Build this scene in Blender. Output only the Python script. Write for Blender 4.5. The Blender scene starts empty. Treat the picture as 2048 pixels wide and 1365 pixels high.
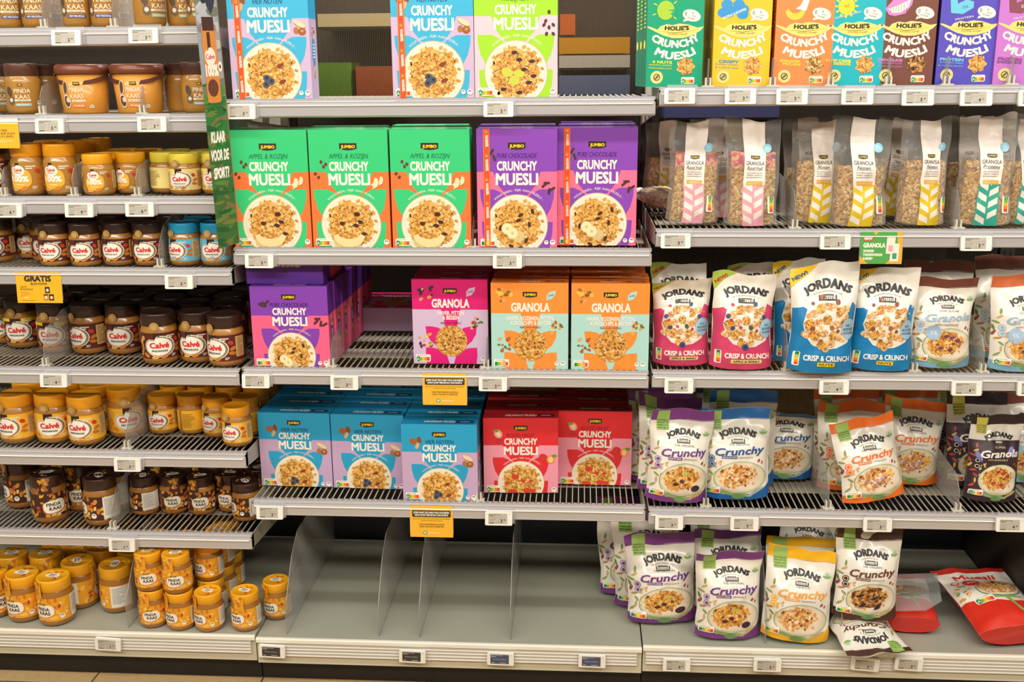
import bpy, bmesh, math, random
from mathutils import Vector, Matrix, noise
R_ = math.radians
random.seed(7)
S = bpy.context.scene

# ------------------------------------------------------------------ camera
FPX = 2098.0
CAM = Vector((.8314, -2.3848, 1.5238))
def _cam_axes(p, y, r):
    cy, sy, cp, sp, cr, sr = math.cos(y), math.sin(y), math.cos(p), math.sin(p), math.cos(r), math.sin(r)
    fw = Vector((-sy*cp, cy*cp, -sp)); rt = Vector((cy, sy, 0)); up = rt.cross(fw)
    return rt*cr + up*sr, up*cr - rt*sr, fw
RT, UP, FW = _cam_axes(R_(14.26), R_(3.77), R_(-.468))
cd = bpy.data.cameras.new('camera'); cam = bpy.data.objects.new('camera', cd); S.collection.objects.link(cam)
cd.sensor_width = 36; cd.sensor_fit = 'HORIZONTAL'; cd.lens = 36*FPX/2048; cd.clip_start = .05
M = Matrix((RT, UP, -FW)).transposed().to_4x4(); M.translation = CAM
cam.matrix_world = M
S.camera = cam
def _ray(x, y): return RT*(x-1024) - UP*(y-682.5) + FW*FPX
def onz(x, y, z):                       # the point of the photograph on a shelf at height z
    d = _ray(x, y); return CAM + d*((z-CAM.z)/d.z)
def ony(x, y, Y):                       # the point of the photograph on an upright plane at depth Y
    d = _ray(x, y); return CAM + d*((Y-CAM.y)/d.y)

# ------------------------------------------------------------------ world, lamps, exposure
S.view_settings.view_transform = 'Standard'; S.view_settings.look = 'None'
S.view_settings.gamma = 1; S.view_settings.use_curve_mapping = False
S.view_settings.exposure = -0.68
w = bpy.data.worlds.new('world'); S.world = w; w.use_nodes = True
w.node_tree.nodes['Background'].inputs[0].default_value = (1.0, .93, .83, 1)
w.node_tree.nodes['Background'].inputs[1].default_value = .27
def area(name, loc, sx, sy, power, col, rot=(0, 0, 0)):
    l = bpy.data.lights.new(name, 'AREA'); l.shape = 'RECTANGLE'; l.size = sx; l.size_y = sy
    l.energy = power; l.color = col
    o = bpy.data.objects.new(name, l); S.collection.objects.link(o); o.location = loc; o.rotation_euler = rot
    return o
area('ceiling_strip_lamp', (.6, -1.15, 3.0), 7, .14, 118, (1, .93, .83), (R_(22), 0, 0))
area('ceiling_strip_lamp', (.6, -2.9, 3.0), 7, .3, 235, (1, .92, .81), (R_(38), 0, 0))
area('ceiling_strip_lamp', (.6, 1.9, 2.9), 7, .3, 60, (1, .96, .9), (0, 0, 0))
area('packet_fill_light', (.5, .69, 2.35), 3, .04, 100, (1, .95, .88), (R_(6), 0, 0))  # added fill light behind the panel to brighten the packet fronts
try:
    S.cycles.max_bounces = 8; S.cycles.diffuse_bounces = 4; S.cycles.transparent_max_bounces = 24
    S.cycles.caustics_reflective = False; S.cycles.caustics_refractive = False
    S.cycles.use_denoising = True
except Exception: pass

# ------------------------------------------------------------------ materials
def lin(c): return c/12.92 if c <= .04045 else ((c+.055)/1.055)**2.4
def rgb(h): return tuple(lin(int(h[i:i+2], 16)/255) for i in (0, 2, 4)) + (1,)
MATS = {}
def mat(h, rough=.5, metal=0, coat=0, name=None, bump=0, bscale=400):
    k = (h, rough, metal, coat, bump)
    if k in MATS: return MATS[k]
    m = bpy.data.materials.new(name or 'colour_'+h); m.use_nodes = True
    nt = m.node_tree; b = nt.nodes['Principled BSDF']
    b.inputs['Base Color'].default_value = rgb(h); b.inputs['Roughness'].default_value = rough
    b.inputs['Metallic'].default_value = metal; b.inputs['Coat Weight'].default_value = coat
    b.inputs['Coat Roughness'].default_value = .12
    if bump:
        n = nt.nodes.new('ShaderNodeTexNoise'); n.inputs['Scale'].default_value = bscale
        t = nt.nodes.new('ShaderNodeTexCoord'); u = nt.nodes.new('ShaderNodeBump')
        u.inputs['Strength'].default_value = bump; u.inputs['Distance'].default_value = .002
        nt.links.new(t.outputs['Object'], n.inputs['Vector']); nt.links.new(n.outputs['Fac'], u.inputs['Height'])
        nt.links.new(u.outputs['Normal'], b.inputs['Normal'])
    MATS[k] = m; return m
def speckle(name, cols, scale, rough=.6, bump=.4, coat=0):
    """cells of several colours: rolled oats, nuts, crumbs"""
    if name in MATS: return MATS[name]
    m = bpy.data.materials.new(name); m.use_nodes = True; nt = m.node_tree; b = nt.nodes['Principled BSDF']
    t = nt.nodes.new('ShaderNodeTexCoord'); v = nt.nodes.new('ShaderNodeTexVoronoi'); v.inputs['Scale'].default_value = scale
    nz = nt.nodes.new('ShaderNodeTexNoise'); nz.inputs['Scale'].default_value = scale*.8
    mx = nt.nodes.new('ShaderNodeMix'); mx.data_type = 'VECTOR'; mx.inputs[0].default_value = .012 if scale > 100 else .03
    nt.links.new(t.outputs['Object'], nz.inputs['Vector'])
    nt.links.new(t.outputs['Object'], mx.inputs[4]); nt.links.new(nz.outputs['Color'], mx.inputs[5])
    nt.links.new(mx.outputs[1], v.inputs['Vector'])
    s = nt.nodes.new('ShaderNodeSeparateColor'); nt.links.new(v.outputs['Color'], s.inputs[0])
    r = nt.nodes.new('ShaderNodeValToRGB'); r.color_ramp.interpolation = 'CONSTANT'
    e = r.color_ramp.elements
    while len(e) < len(cols): e.new(.5)
    for i, c in enumerate(cols): e[i].position = i/len(cols); e[i].color = rgb(c)
    nt.links.new(s.outputs[0], r.inputs[0]); nt.links.new(r.outputs[0], b.inputs['Base Color'])
    u = nt.nodes.new('ShaderNodeBump'); u.invert = True; u.inputs['Strength'].default_value = bump; u.inputs['Distance'].default_value = .003
    nt.links.new(v.outputs['Distance'], u.inputs['Height']); nt.links.new(u.outputs['Normal'], b.inputs['Normal'])
    b.inputs['Roughness'].default_value = rough; b.inputs['Coat Weight'].default_value = coat
    MATS[name] = m; return m
OATS = ['BC7E30', 'D99F45', 'E4B056', 'A96C24', 'E9BC6A', 'CC8E3A', '95591E', 'DFA748', 'F0CB84']
def GR(): return speckle('printed_granola', OATS, 240, .5, .25)
def GR2(): return speckle('loose_granola', ['C0924E', 'D6AA62', 'A97634', 'E3C07A', '8E6028', 'C99A50', 'EDD49A'], 210, .7, .9)
def GRD(): return speckle('dark_granola', ['8B5A2B', 'B07A3C', '5F3A1C', 'C89452', 'A06A30', '3F2514', 'D4A86A'], 190, .5, .25)
def GRR(): return speckle('berry_granola', ['D96A5E', 'E08A78', 'B03A44', 'D6A46E', 'C74F50', '7A2E44', 'E9A98B'], 110, .7, .6)
def GRP(): return speckle('pale_granola', ['C98F52', 'E2B377', 'B97A45', 'EBC795', 'D8A063', 'F2D9B5'], 190, .5, .25)
def clear(name, tint, mixf, rough=.05, bump=0, bscale=30):
    if name in MATS: return MATS[name]
    m = bpy.data.materials.new(name); m.use_nodes = True; nt = m.node_tree; nt.nodes.clear()
    o = nt.nodes.new('ShaderNodeOutputMaterial'); a = nt.nodes.new('ShaderNodeBsdfTransparent'); a.inputs[0].default_value = tint
    p = nt.nodes.new('ShaderNodeBsdfPrincipled'); p.inputs['Base Color'].default_value = (.82, .82, .8, 1); p.inputs['Roughness'].default_value = rough
    x = nt.nodes.new('ShaderNodeMixShader'); l = nt.nodes.new('ShaderNodeLayerWeight'); l.inputs['Blend'].default_value = .25
    mr = nt.nodes.new('ShaderNodeMapRange'); mr.inputs[3].default_value = mixf; mr.inputs[4].default_value = min(1, mixf+.45)
    nt.links.new(l.outputs['Facing'], mr.inputs[0]); nt.links.new(mr.outputs[0], x.inputs[0])
    nt.links.new(a.outputs[0], x.inputs[1]); nt.links.new(p.outputs[0], x.inputs[2]); nt.links.new(x.outputs[0], o.inputs[0])
    if bump:
        n = nt.nodes.new('ShaderNodeTexNoise'); n.inputs['Scale'].default_value = bscale; n.inputs['Detail'].default_value = 1
        t = nt.nodes.new('ShaderNodeTexCoord'); u = nt.nodes.new('ShaderNodeBump'); u.inputs['Strength'].default_value = bump; u.inputs['Distance'].default_value = .02
        nt.links.new(t.outputs['Object'], n.inputs['Vector']); nt.links.new(n.outputs['Fac'], u.inputs['Height'])
        nt.links.new(u.outputs['Normal'], p.inputs['Normal']); nt.links.new(u.outputs['Normal'], l.inputs['Normal'])
    MATS[name] = m; return m
def PLASTIC(): return clear('clear_acrylic', (.88, .88, .87, 1), .07, .03)
def FILM(): return clear('clear_film', (.93, .92, .9, 1), .10, .12, .6, 26)
METAL = lambda: mat('C6C4C6', .32, .35, .15, 'grey_rail')
WIRE = lambda: mat('C2BCAB', .4, .1, 0, 'wire_paint')
SHEET = lambda: mat('A8A394', .5, .1, 0, 'shelf_sheet')
DARK = lambda: mat('2B2926', .6, 0, 0, 'dark_steel')

# ------------------------------------------------------------------ mesh helpers
def link(o, parent=None):
    S.collection.objects.link(o)
    if parent is not None: o.parent = parent
    return o
def tag(o, label=None, cat=None, group=None, kind=None):
    if label: o['label'] = label
    if cat: o['category'] = cat
    if group: o['group'] = group
    if kind: o['kind'] = kind
    return o
def empty(name, loc=(0, 0, 0), rot=(0, 0, 0)):
    o = bpy.data.objects.new(name, None); o.location = loc; o.rotation_euler = rot; o.empty_display_size = .03
    return link(o)
class MB:
    """collects faces with material slots, makes one mesh"""
    def __init__(s): s.v = []; s.f = []; s.m = []; s.mats = []; s.sm = []
    def mi(s, m):
        if m not in s.mats: s.mats.append(m)
        return s.mats.index(m)
    def poly(s, pts, m, smooth=False):
        n = len(s.v); s.v += [tuple(p) for p in pts]; s.f.append(tuple(range(n, n+len(pts)))); s.m.append(s.mi(m)); s.sm.append(smooth)
    def mesh(s, vs, fs, m, smooth=False):
        n = len(s.v); s.v += [tuple(p) for p in vs]; i = s.mi(m)
        for f in fs: s.f.append(tuple(n+k for k in f)); s.m.append(i); s.sm.append(smooth)
    def box(s, x0, x1, y0, y1, z0, z1, m):
        v = [(x, y, z) for z in (z0, z1) for y in (y0, y1) for x in (x0, x1)]
        s.mesh(v, [(0, 2, 3, 1), (4, 5, 7, 6), (0, 1, 5, 4), (2, 6, 7, 3), (0, 4, 6, 2), (1, 3, 7, 5)], m)
    def rbox(s, x0, x1, y0, y1, z0, z1, r, m, n=4):
        """rounded rectangle in XZ, extruded along Y"""
        pts = []
        for cx, cz, a0 in ((x1-r, z1-r, 0), (x0+r, z1-r, 90), (x0+r, z0+r, 180), (x1-r, z0+r, 270)):
            for k in range(n+1):
                a = R_(a0+90*k/n); pts.append((cx+r*math.cos(a), cz+r*math.sin(a)))
        L = len(pts); v = [(x, y0, z) for x, z in pts]+[(x, y1, z) for x, z in pts]
        s.mesh(v, [tuple(range(L-1, -1, -1)), tuple(range(L, 2*L))]+[(i, (i+1) % L, L+(i+1) % L, L+i) for i in range(L)], m)
    def prism(s, prof, x0, x1, m):
        """profile in YZ extruded along X"""
        L = len(prof); v = [(x0, y, z) for y, z in prof]+[(x1, y, z) for y, z in prof]
        s.mesh(v, [tuple(range(L)), tuple(range(2*L-1, L-1, -1))]+[(i, L+i, L+(i+1) % L, (i+1) % L) for i in range(L)], m)
    def lathe(s, prof, m, n=36, cx=0, cy=0, z0=0):
        v = []; f = []
        for r, z in prof:
            for k in range(n):
                a = 2*math.pi*k/n; v.append((cx+r*math.cos(a), cy+r*math.sin(a), z+z0))
        for i in range(len(prof)-1):
            for k in range(n): f.append((i*n+k, i*n+(k+1) % n, (i+1)*n+(k+1) % n, (i+1)*n+k))
        s.mesh(v, f, m, True)
        s.poly(v[:n][::-1], m); s.poly(v[-n:], m)
    def data(s, name):
        me = bpy.data.meshes.new(name); me.from_pydata(s.v, [], s.f)
        for m in s.mats: me.materials.append(m)
        me.polygons.foreach_set('material_index', s.m); me.polygons.foreach_set('use_smooth', s.sm)
        me.update(); return me
    def obj(s, name, parent=None): return link(bpy.data.objects.new(name, s.data(name)), parent)

# ------------------------------------------------------------------ lettering and flat artwork
_GC = {}
def glyphs(t, bold):
    k = (t, bold)
    if k in _GC: return _GC[k]
    c = bpy.data.curves.new('t', 'FONT'); c.body = t; c.size = 1; c.offset = bold; c.resolution_u = 2
    o = bpy.data.objects.new('t', c); me = o.to_mesh()
    vs = [(v.co.x, v.co.y) for v in me.vertices]; fs = [tuple(p.vertices) for p in me.polygons]
    o.to_mesh_clear(); bpy.data.objects.remove(o); bpy.data.curves.remove(c)
    if vs:
        x0 = min(v[0] for v in vs); x1 = max(v[0] for v in vs)
        vs = [(v[0]-x0, v[1]) for v in vs]; W = x1-x0
    else: W = 0
    _GC[k] = (vs, fs, W); return _GC[k]
CAP = .729
class Art:
    """flat artwork in metres: x to the right, y up, stacked in thin layers"""
    def __init__(s, w, h): s.w = w; s.h = h; s.items = []
    def poly(s, pts, c, L=1): s.items.append((list(pts), [tuple(range(len(pts)))], c, L))
    def rect(s, x0, y0, x1, y1, c, L=1): s.poly([(x0, y0), (x1, y0), (x1, y1), (x0, y1)], c, L)
    def rrect(s, x0, y0, x1, y1, r, c, L=1):
        pts = []
        for cx, cy, a0 in ((x1-r, y1-r, 0), (x0+r, y1-r, 90), (x0+r, y0+r, 180), (x1-r, y0+r, 270)):
            for k in range(4): a = R_(a0+30*k); pts.append((cx+r*math.cos(a), cy+r*math.sin(a)))
        s.poly(pts, c, L)
    def ell(s, cx, cy, rx, ry, c, L=1, n=20, rot=0, jag=0, seed=0, a0=0, a1=360):
        rd = random.Random(seed); pts = []; cr, sr = math.cos(R_(rot)), math.sin(R_(rot))
        for k in range(n):
            a = R_(a0+(a1-a0)*k/(n if a1-a0 == 360 else n-1)); q = 1+jag*(rd.random()*2-1)
            x, y = rx*q*math.cos(a), ry*q*math.sin(a); pts.append((cx+x*cr-y*sr, cy+x*sr+y*cr))
        s.poly(pts, c, L)
    def text(s, t, cx, cy, cap, c, L=3, width=None, bold=.02, shear=0, arc=0, rot=0, align=0, spread=0):
        """arc>0: bent upwards in the middle with that radius, arc<0: sagging"""
        if bold > .02 and cap > .0045:
            e = min(.05, bold)*cap/CAP; k = cap/CAP; W = glyphs(t, 0)[2]; e2 = e*min(1.1, (width/W)/k) if width and W else e
            for q, (ex, ey) in enumerate(((-1, -1), (1, -1), (-1, 1), (1, 1))):
                s._text(t, cx+ex*e2, cy+ey*e*.8, cap-1.2*e, c, L+q*.12, width and width-2*e2, 0, shear, arc, rot, align, spread)
        elif bold >= .02:
            e = cap*.02
            for q, ex in enumerate((-1, 1)): s._text(t, cx+ex*e, cy, cap, c, L+q*.12, width, 0, shear, arc, rot, align, spread)
        else: s._text(t, cx, cy, cap, c, L, width, 0, shear, arc, rot, align, spread)
    def _text(s, t, cx, cy, cap, c, L, width, bold, shear, arc, rot, align, spread):
        vs, fs, W = glyphs(t, bold)
        if not vs: return
        k = cap/CAP; kx = (width/W) if width else k
        out = []; cr, sr = math.cos(R_(rot)), math.sin(R_(rot))
        for x, y in vs:
            X = (x-W/2*(1-align))*kx; Y = (y-CAP/2)*k
            if spread: Y *= 1+spread*(1-(2*X/(W*kx))**2)
            X += Y*shear
            if arc: a = X/arc; rr = arc+Y; X, Y = rr*math.sin(a), rr*math.cos(a)-arc
            out.append((cx+X*cr-Y*sr, cy+X*sr+Y*cr))
        s.items.append((out, fs, c, L))
    def lines(s, x0, y0, x1, y1, n, c, L=2, t=.35, seed=1):
        rd = random.Random(seed); d = (y1-y0)/n
        for k in range(n): s.rect(x0, y0+d*k, x0+(x1-x0)*(.55+.45*rd.random()), y0+d*(k+t), c, L)
    def build(s, mapf, base=None, grid=None, name='art', mb=None):
        """cut to the sheet, cut along the grid lines, then lay on the surface mapf(x, y, layer)"""
        mb = mb or MB()
        groups = {}
        if base is not None: s.items.insert(0, ([(0, 0), (s.w, 0), (s.w, s.h), (0, s.h)], [(0, 1, 2, 3)], base, 0))
        bm = bmesh.new(); mats = []
        for n_, (pts, fs, c, L) in enumerate(s.items):
            L += (n_ % 17)*.05
            if c not in mats: mats.append(c)
            vs = [bm.verts.new((x, y, L)) for x, y in pts]
            for f in fs:
                try: q = bm.faces.new([vs[i] for i in f]); q.material_index = mats.index(c)
                except ValueError: pass
        def cut(co, no, clr=False):
            g = bm.verts[:]+bm.edges[:]+bm.faces[:]
            bmesh.ops.bisect_plane(bm, geom=g, plane_co=co, plane_no=no, clear_outer=clr, dist=1e-7)
        e = 1e-6
        cut((0, -e, 0), (0, -1, 0), True); cut((0, s.h+e, 0), (0, 1, 0), True)
        cut((-e, 0, 0), (-1, 0, 0), True); cut((s.w+e, 0, 0), (1, 0, 0), True)
        if grid:
            for k in range(1, grid[0]): cut((s.w*k/grid[0], 0, 0), (1, 0, 0))
            for k in range(1, grid[1]): cut((0, s.h*k/grid[1], 0), (0, 1, 0))
        bm.verts.index_update()
        cs = [mapf(v.co.x, v.co.y, v.co.z) for v in bm.verts]
        n = len(mb.v); mb.v += [tuple(c) for c in cs]
        ix = [mb.mi(mm if not isinstance(mm, str) else mat(mm, .45)) for mm in mats]
        for f in bm.faces:
            vi = [n+v.index for v in f.verts]
            if f.normal.z < 0: vi.reverse()
            mb.f.append(tuple(vi)); mb.m.append(ix[f.material_index]); mb.sm.append(bool(grid))
        bm.free(); return mb
LZ = .00016
def flat(x0, z0, y=0):                   # upright sheet facing the aisle
    return lambda u, v, L: (x0+u, y-L*LZ, z0+v)

WHT = 'F6F2E6'
def nutri(a, x, y, w, letter='A', L=2, vert=False):
    cols = ['1E8449', '7FBF3F', 'F4C430', 'F08C2E', 'E04F2A']
    i = 'ABCDE'.index(letter)
    if vert:
        h = w*2.3; a.rrect(x, y, x+w, y+h, w*.18, WHT, L)
        for k, c in enumerate(cols): a.rect(x+w*.3, y+h*(.8-.18*k), x+w*.85, y+h*(.98-.18*k), c, L+1)
        a.text(letter, x+w*.57, y+h*(.89-.18*i), w*.3, WHT, L+2)
        return
    h = w*.5; a.rrect(x, y, x+w, y+h, h*.2, WHT, L)
    a.text('NUTRI-SCORE', x+w*.42, y+h*.84, h*.14, '6A6A64', L+1, bold=0)
    for k, c in enumerate(cols): a.rect(x+w*(.07+.17*k), y+h*.12, x+w*(.25+.17*k), y+h*.62, c, L+1)
    a.rrect(x+w*(.05+.17*i), y+h*.05, x+w*(.27+.17*i), y+h*.72, h*.15, cols[i], L+2)
    a.text(letter, x+w*(.16+.17*i), y+h*.38, h*.4, WHT, L+3)
def shield(a, cx, cy, w, L=2):
    h = w*.36
    a.poly([(cx-w/2, cy+h/2), (cx-w/2, cy-h*.38), (cx-w*.25, cy-h*.56), (cx, cy-h*.62), (cx+w*.25, cy-h*.56), (cx+w/2, cy-h*.38), (cx+w/2, cy+h/2)], '2C2B24', L)
    a.text('JUMBO', cx, cy-h*.02, h*.5, 'FFD21E', L+1, width=w*.82, bold=.04)
def badge(a, cx, cy, r, L=2):
    a.ell(cx, cy, r, r, WHT, L, 14); a.ell(cx, cy+r*.1, r*.62, r*.5, '55605A', L+1, 10, a0=0, a1=180); a.ell(cx, cy, r*.36, r*.3, WHT, L+2, 8)
def petals(a, w, h, c, cx, bt, br, L=1, low=True):
    """cx, bt: centre and top of the bowl, br its radius"""
    def P(l): return [(cx+x*br, bt+y*br) for x, y in l]
    a.poly(P([(-.78, .75), (-.62, .3), (-.35, -.02), (0, -.1), (.35, -.02), (.62, .3), (.78, .75)]), c, L)
    for s in (-1, 1):
        a.poly([(cx+s*x*br, bt+y*br) for x, y in [(1.2, .16), (.75, .16), (.45, .02), (.2, -.3), (.6, -1), (.95, -.72), (1.1, -.45), (1.19, -.1)]], c, L)
        if low: a.poly([(cx+s*x*br, bt+y*br) for x, y in [(1.16, -.9), (.8, -.9), (.3, -1.4), (.45, -2.2), (.85, -2.2), (1.05, -1.75), (1.14, -1.3)]], c, L)
def rnds(a, n, x0, y0, x1, y1, cols, r0, r1, L, seed=3, el=1.5):
    rd = random.Random(seed)
    for k in range(n):
        r = r0+(r1-r0)*rd.random()
        a.ell(x0+(x1-x0)*rd.random(), y0+(y1-y0)*rd.random(), r*el, r, rd.choice(cols), L, 8, rot=rd.random()*180, jag=.12, seed=k)
def crumbs(a, cx, cy, r, L, seed, cols=('C98838', 'E0AC5C', 'A3631F', 'D69A45', '8A4E18'), n=46, k0=.55, k1=1.0, ky=1):
    rd = random.Random(seed)
    for k in range(n):
        q = r*(k0+(k1-k0)*rd.random()); an = rd.random()*6.283; s = r*(.035+.045*rd.random())
        a.ell(cx+q*math.cos(an), cy+q*ky*math.sin(an), s*1.25, s, rd.choice(cols), L, 7, rot=rd.random()*180, jag=.25, seed=k)
def bowl(a, cx, cy, r, L=2, seed=1, top='berry'):
    a.ell(cx, cy, r, r, 'CDB98F', L, 40); a.ell(cx, cy, r*.975, r*.975, 'F3EBD6', L+1, 40); a.ell(cx, cy-r*.02, r*.9, r*.9, 'E6DBC2', L+2, 40)
    a.ell(cx, cy-r*.02, r*.88, r*.88, 'EFE7D2', L+3, 40)
    a.ell(cx, cy, r*.76, r*.76, GR(), L+4, 60, jag=.1, seed=seed)
    crumbs(a, cx, cy, r*.84, L+5, seed, ('D9A048', 'E8B45C', 'C48A38', 'F0C878'), n=64, k0=.78)
    crumbs(a, cx, cy, r*.64, L+5, seed+5, ('F3D08A', 'C08432', 'E9B450', 'B57628', 'F0C070', 'DCA03C'), n=70, k0=0)
    if top == 'berry':
        for x, y in ((-.17, -.1), (-.02, -.2), (-.2, -.3)):
            a.ell(cx+(x+.02)*r, cy+y*r, r*.11, r*.11, '4A5366', L+6, 14); a.ell(cx+(x+.02)*r, cy+(y+.01)*r, r*.045, r*.045, '262C3C', L+7, 8)
        for x, y in ((.3, .28), (.35, -.22)): a.ell(cx+x*r, cy+y*r, r*.12, r*.07, '8A3F1C', L+6, 9, jag=.2, rot=20)
    if top == 'apple':
        for x, y, q in ((-.13, -.55, 1), (-.08, -.42, 1.05)):
            o = [(cx+(x+.5*q*math.cos(R_(t)))*r, cy+(y+.1+.4*q*math.sin(R_(t)))*r) for t in range(185, 356, 14)]
            i = [(cx+(x+.36*q*math.cos(R_(t)))*r, cy+(y+.16+.2*q*math.sin(R_(t)))*r) for t in range(350, 189, -16)]
            a.poly(o+i, 'EDD9A0' if q > 1 else 'D9BE7C', L+6+(q > 1))
        for x, y in ((.3, .1), (.15, -.02), (-.3, .05), (.42, -.3), (.2, .35), (-.05, -.72)): a.ell(cx+x*r, cy+y*r, r*.1, r*.07, '4A2A24', L+6, 8, jag=.2, seed=int(x*100))
    if top == 'banana':
        for k, (x, y) in enumerate(((-.33, -.12), (-.16, -.27), (.04, -.38))):
            a.ell(cx+x*r, cy+y*r, r*.19, r*.19, 'D9C48C', L+6, 18); a.ell(cx+x*r, cy+y*r, r*.175, r*.175, 'F3E6B5', L+6.5+k*.1, 18); a.ell(cx+x*r, cy+y*r, r*.05, r*.05, 'D8C078', L+7.5, 6, jag=.3)
        for x, y in ((.12, .32), (.05, .15), (.4, .02), (.5, .45), (-.55, -.1), (.3, -.5), (-.2, -.7), (.1, -.75)): a.ell(cx+x*r, cy+y*r, r*.11, r*.06, '4B2E22', L+6, 6, jag=.25, rot=x*200, seed=3)
    if top == 'grape':
        for x, y, q in ((-.28, .02, .16), (.1, -.02, .15), (-.06, -.25, .15)): a.ell(cx+x*r, cy+y*r, r*q*1.15, r*q*.85, 'C9D14A', L+6, 14, rot=x*60)
        for x, y in ((.25, .1), (.1, .4), (-.05, .62), (.5, .35), (.4, -.3), (-.4, -.5), (.1, -.6), (.55, -.1)): a.ell(cx+x*r, cy+y*r, r*.1, r*.06, '4A2C2C', L+6, 8, jag=.15)
    if top == 'red':
        for x, y, q in ((-.25, .28, .16), (-.35, -.42, .19), (.25, -.33, .15), (.5, -.35, .12), (.1, .1, .1), (-.6, .0, .09), (.42, .1, .08), (-.05, -.62, .1)):
            a.ell(cx+x*r, cy+y*r, r*q, r*q*.85, 'D9402C', L+6, 10, jag=.08, seed=2)

def art_muesli(w, h, c1, c2, cn, name, top, xl=False, voor=False):
    a = Art(w, h); B = h*(.645 if xl else .64); cx = w*.5
    if xl: br, bt = w*.385, h*.455; ly, ny, cy1, my, cc, mc = .86, .78, .695, .585, .082, .104
    else: br, bt = w*.315, h*.43; ly, ny, cy1, my, cc, mc = .87, .775, .693, .57, .09, .118
    a.rect(0, 0, w, B, c2, 1)
    petals(a, w, h, c1, cx, bt, br, 2)
    a.rect(0, B, w, h, c1, 2)
    bowl(a, cx-(0 if xl else .0), bt-br, br, 3, 4, top)
    shield(a, cx, h*ly, w*(.22 if xl else .185), 3)
    a.text(name, cx, h*ny, h*(.042 if xl else .05), cn, 3, width=min(w*.54, w*.03*len(name)+w*.07), shear=.2, bold=.02)
    a.text('CRUNCHY', cx, h*cy1, h*cc, WHT, 4, width=w*(.5 if xl else .44), bold=.035)
    a.text('MUESLI', cx, h*my, h*mc, WHT, 4, width=w*(.53 if xl else .455), bold=.035)
    a.text('VOLKOREN - RIJK AAN VEZELS -', cx+w*.02, bt+br*.14, h*.02, WHT, 4, width=br*1.75, bold=.01, arc=br*1.14)
    nutri(a, w*.035, h*.012, w*.19, 'C' if top == 'banana' else 'A', 12)
    badge(a, w*.945, h*.045, w*.035, 12)
    if top in ('berry', 'banana'): badge(a, w*.865, h*.045, w*.028, 12)
    fx = (.5+.31) if not xl else .84
    if top == 'berry':
        for X, Y, s in ((.17, .78, 1), (.88, .5, 1.05)) if not xl else ((.13, .78, 1.05), (.89, .55, 1.1)):
            X, Y = X*w, Y*h; q = w*.05*s
            if X < w/2:
                a.ell(X-q*.3, Y, q, q*.9, 'A8602F', 4, 12, jag=.06); a.ell(X+q*1.3, Y+q*.3, q*.6, q*1.05, '8E4A22', 4, 10, rot=15, jag=.1); a.ell(X+q*.8, Y-q*1.3, q*.5, q*1, 'D9B07A', 5, 10, rot=-25)
            else:
                a.ell(X-q*.1, Y+q*1.3, q*1.5, q*.55, 'EBD6A4', 5, 12, rot=-28); a.ell(X-q*.1, Y+q*1.15, q*1.5, q*.55, '9A5A2C', 4, 12, rot=-28)
                a.ell(X-q*.9, Y-q*.1, q*.6, q*.75, 'B5713A', 5, 10); a.ell(X+q*.4, Y-q*.35, q*.9, q*.8, 'A05A28', 5, 12); a.ell(X+q*.45, Y-q*.2, q*.4, q*.35, 'C98F55', 6, 8)
    if top == 'apple':
        for X, Y in ((.15, .73), (.21, .71), (.18, .69), (.07, .63), (.11, .6)): a.ell(X*w, Y*h, w*.024, w*.019, '6E3A2E', 5, 8, rot=X*500, jag=.1)
        for X, Y, q in ((.83, .55, 1), (.9, .57, .8)):
            a.poly([(X*w+x*w*.045*q, Y*h+y*w*.045*q) for x, y in ((-.2, 1.5), (.6, 1.3), (.9, .2), (.5, -1), (-.9, -1.7), (-.7, -.9), (-1.3, -.5), (-.5, .3))], 'F2E3B4', 5)
            a.poly([(X*w+x*w*.045*q, Y*h+y*w*.045*q) for x, y in ((.6, 1.3), (1.05, .2), (.6, -1.1), (-.9, -1.8), (.5, -1), (.9, .2))], 'D9472C', 6)
    if top == 'banana':
        for X, Y, rr in ((.17, .76, 0), (.21, .8, 40), (.14, .79, 20), (.86, .6, 0), (.9, .54, 80), (.84, .56, 45), (.95, .53, 30)) if not xl else ((.19, .81, 60), (.12, .78, 15), (.22, .76, 110), (.87, .55, 0), (.9, .48, 80), (.84, .53, 40), (.94, .5, 30)):
            q = w*.03; a.poly([(X*w+(x*math.cos(R_(rr))-y*math.sin(R_(rr)))*q, Y*h+(x*math.sin(R_(rr))+y*math.cos(R_(rr)))*q) for x, y in ((-1.3, -.5), (1.3, -.5), (1.3, .5), (-1.3, .5))], '4C3228', 5)
    if top == 'grape':
        for X, Y in ((.86, .6), (.84, .57), (.95, .57), (.9, .55), (.87, .5), (.95, .5), (.12, .85), (.14, .8), (.2, .9), (.9, .67)): a.ell(X*w, Y*h, w*.026, w*.019, '5B2F2B', 5, 8, rot=X*700, jag=.12)
    if top == 'red':
        a.ell(w*.2, h*.79, w*.055, w*.065, 'F0A48C', 4, 12, rot=30); a.ell(w*.2, h*.79, w*.03, w*.045, 'F6D9B0', 5, 10, rot=30); a.ell(w*.16, h*.83, w*.04, w*.02, '7FA03A', 5, 7, jag=.4)
        a.ell(w*.2, h*.7, w*.045, w*.04, 'C9283A', 5, 12, jag=.08)
        a.ell(w*.8, h*.48, w*.06, w*.05, 'D3313A', 5, 14, rot=-20, jag=.06); a.ell(w*.9, h*.45, w*.055, w*.06, 'EF8A3C', 5, 12); a.ell(w*.9, h*.45, w*.035, w*.045, 'F5D08A', 6, 10); a.ell(w*.94, h*.5, w*.035, w*.02, '5F9A3A', 6, 7, jag=.4)
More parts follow.
